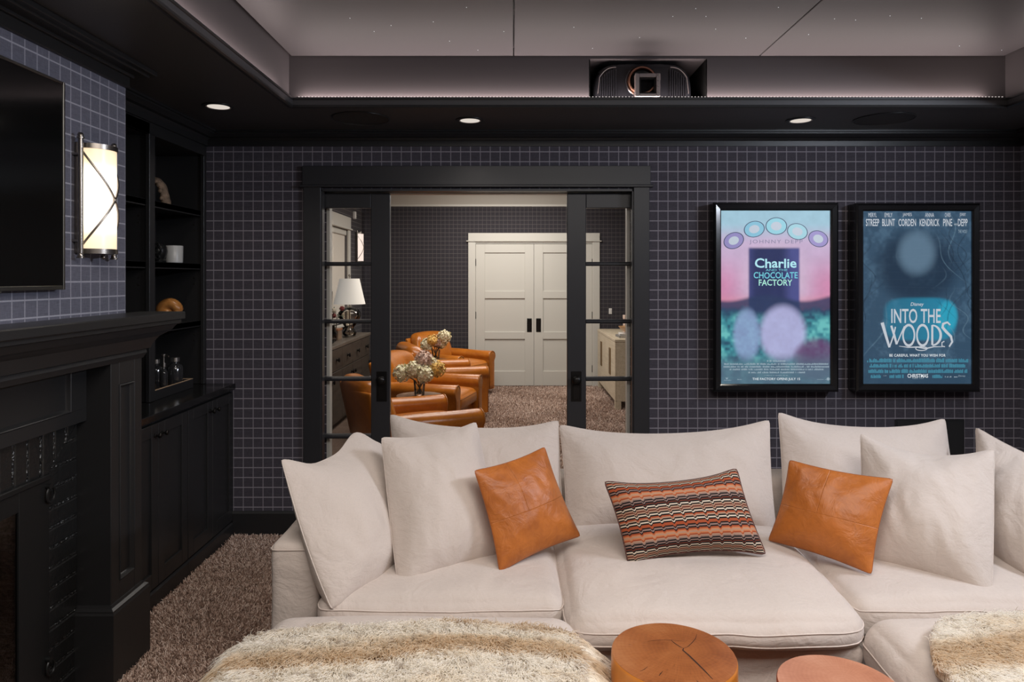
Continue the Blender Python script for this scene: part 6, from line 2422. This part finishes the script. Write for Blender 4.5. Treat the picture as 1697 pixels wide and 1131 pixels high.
# far sconce, thermostat, switch
m_opal2 = emit('far_sconce_glass', (1.0, 0.82, 0.72), 1.0)
t = thing('far_wall_sconce', 'lit sconce with crossed straps on the lounge wall past the window', 'sconce', (FX0, 9.42, 1.935))
sconce(t, Matrix.Translation((FX0 + 0.0005, 9.42, 1.935)), m_opal2)
m_plate = plain('white_plastic', (0.66, 0.65, 0.63), 0.4)
q = Vector((FX0, 9.2, 2.354))
t = thing('wall_sensor', 'small white sensor box high on the lounge wall past the window', 'sensor', q)
MB().box(q.x + 0.0005, q.x + 0.04, q.y - 0.026, q.y + 0.026, q.z - 0.05, q.z + 0.05, 0.006).build('housing', m_plate, t, 25)
MB().sphere((q.x + 0.038, q.y, q.z - 0.015), 0.017, 10, (0.5, 1, 1)).build('lens', m_white, t, 60)
q = P(1011.5, 516, YF)
t = thing('light_switch', 'white light switch on the far wall right of the double doors', 'switch', (q.x, YF, q.z))
MB().box(q.x - 0.022, q.x + 0.022, YF - 0.006, YF - 0.0005, q.z - 0.04, q.z + 0.04, 0.002).build('plate', m_plate, t, 25)
MB().box(q.x - 0.010, q.x + 0.010, YF - 0.010, YF - 0.0062, q.z - 0.02, q.z + 0.02, 0.001).build('rocker', m_plate, t, 25)

# credenza on the right
m_cred = wood('bleached_oak', (0.46, 0.38, 0.27), (0.58, 0.50, 0.37), (30, 3, 30), 0.45)
m_brass = plain('aged_brass', (0.30, 0.20, 0.08), 0.35, metal=1.0)
EX, EX1, EY0, EY1, EZ = 1.175, 1.62, 7.98, 9.62, 0.815
t = thing('pale_credenza', 'bleached oak credenza with long brass slot pulls behind the right glass door', 'credenza', ((EX + EX1) / 2, 8.8, 0))
b = MB()
b.box(EX + 0.02, EX1, EY0, EY0 + 0.03, 0.10, EZ - 0.03, 0.002)
b.box(EX + 0.02, EX1, EY1 - 0.03, EY1, 0.10, EZ - 0.03, 0.002)
b.box(EX + 0.02, EX1, EY0 + 0.03, EY1 - 0.03, 0.10, 0.13)
b.box(EX1 - 0.015, EX1, EY0 + 0.03, EY1 - 0.03, 0.13, EZ - 0.03)
b.build('body', m_cred, t, 25)
MB().box(EX - 0.004, EX1 + 0.004, EY0 - 0.006, EY1 + 0.006, EZ - 0.03, EZ, 0.003).build('table_top', m_cred, t, 25)
for a0 in (EY0, EY1 - 0.07):
    for e0 in (EX + 0.002, EX1 - 0.072):
        MB().box(e0, e0 + 0.07, a0, a0 + 0.07, 0.0, 0.10, 0.002).build('leg', m_cred, t, 25)
n = 4
for i in range(n):
    a0, a1 = EY0 + (EY1 - EY0) * i / n, EY0 + (EY1 - EY0) * (i + 1) / n
    d = MB().box(EX, EX + 0.019, a0 + 0.002, a1 - 0.002, 0.105, EZ - 0.033, 0.002).build('door', m_cred, t, 25)
    yk = a1 - 0.035 if i % 2 == 0 else a0 + 0.035
    MB().box(EX - 0.010, EX - 0.0005, yk - 0.022, yk + 0.022, 0.36, 0.68, 0.002).build('pull', m_brass, d, 25)
m_cover = plain('grey_book_cover', (0.16, 0.155, 0.15), 0.5)
m_pages = plain('book_pages', (0.58, 0.54, 0.47), 0.8)
zb = EZ + 0.0004
for k, (bw, bd, bh, lab, rz) in enumerate(((0.34, 0.26, 0.026, 'large grey book at the bottom of the stack on the credenza', 0.05), (0.30, 0.24, 0.022, 'smaller pale book on top of the grey one under the bowl', -0.08))):
    c0 = (1.42, 8.30, zb)
    t = thing('book', lab, 'book', c0, 'books on the credenza')
    Mr = Matrix.Translation(c0) @ Matrix.Rotation(rz, 4, 'Z')
    cov = m_cover if k == 0 else m_plate
    b = MB()
    b.box(-bw / 2, bw / 2, -bd / 2, bd / 2, 0, 0.003, 0.001)
    b.box(-bw / 2, bw / 2, -bd / 2, bd / 2, bh - 0.003, bh, 0.001)
    b.box(-bw / 2, -bw / 2 + 0.004, -bd / 2, bd / 2, 0.003, bh - 0.003)
    b.build('book_cover', cov, t, 20, M=Mr)
    MB().box(-bw / 2 + 0.0045, bw / 2 - 0.006, -bd / 2 + 0.006, bd / 2 - 0.006, 0.0032, bh - 0.0032).build('pages', m_pages, t, 0, M=Mr)
    zb += bh + 0.0004
m_bw = wood('blond_turned_wood', (0.46, 0.26, 0.12), (0.60, 0.38, 0.20), (6, 6, 30), 0.4)
t = thing('wooden_bowl', 'wide blond wooden bowl resting on the books', 'bowl', (1.42, 8.30, zb))
b = MB()
b.lathe([(0.001, 0), (0.06, 0), (0.062, 0.006), (0.115, 0.03), (0.155, 0.075), (0.150, 0.078), (0.11, 0.038), (0.05, 0.014), (0.001, 0.012)], (1.42, 8.30, zb), 36)
b.build('bowl_body', m_bw, t, 40)
MB().lathe([(0.1505, 0.0785), (0.1555, 0.0785), (0.1555, 0.081), (0.1505, 0.081)], (1.42, 8.30, zb), 36).build('rim', m_bw, t, 40)
t = thing('pink_box', 'small pink box on the back of the credenza', 'box', (1.45, 8.62, EZ))
MB().box(1.38, 1.52, 8.56, 8.70, EZ + 0.0004, EZ + 0.20, 0.003).build('base', plain('pale_pink_card', (0.56, 0.42, 0.35), 0.7), t, 25)
MB().box(1.377, 1.523, 8.557, 8.703, EZ + 0.2005, EZ + 0.245, 0.003).build('lid', MATS['pale_pink_card'], t, 25)
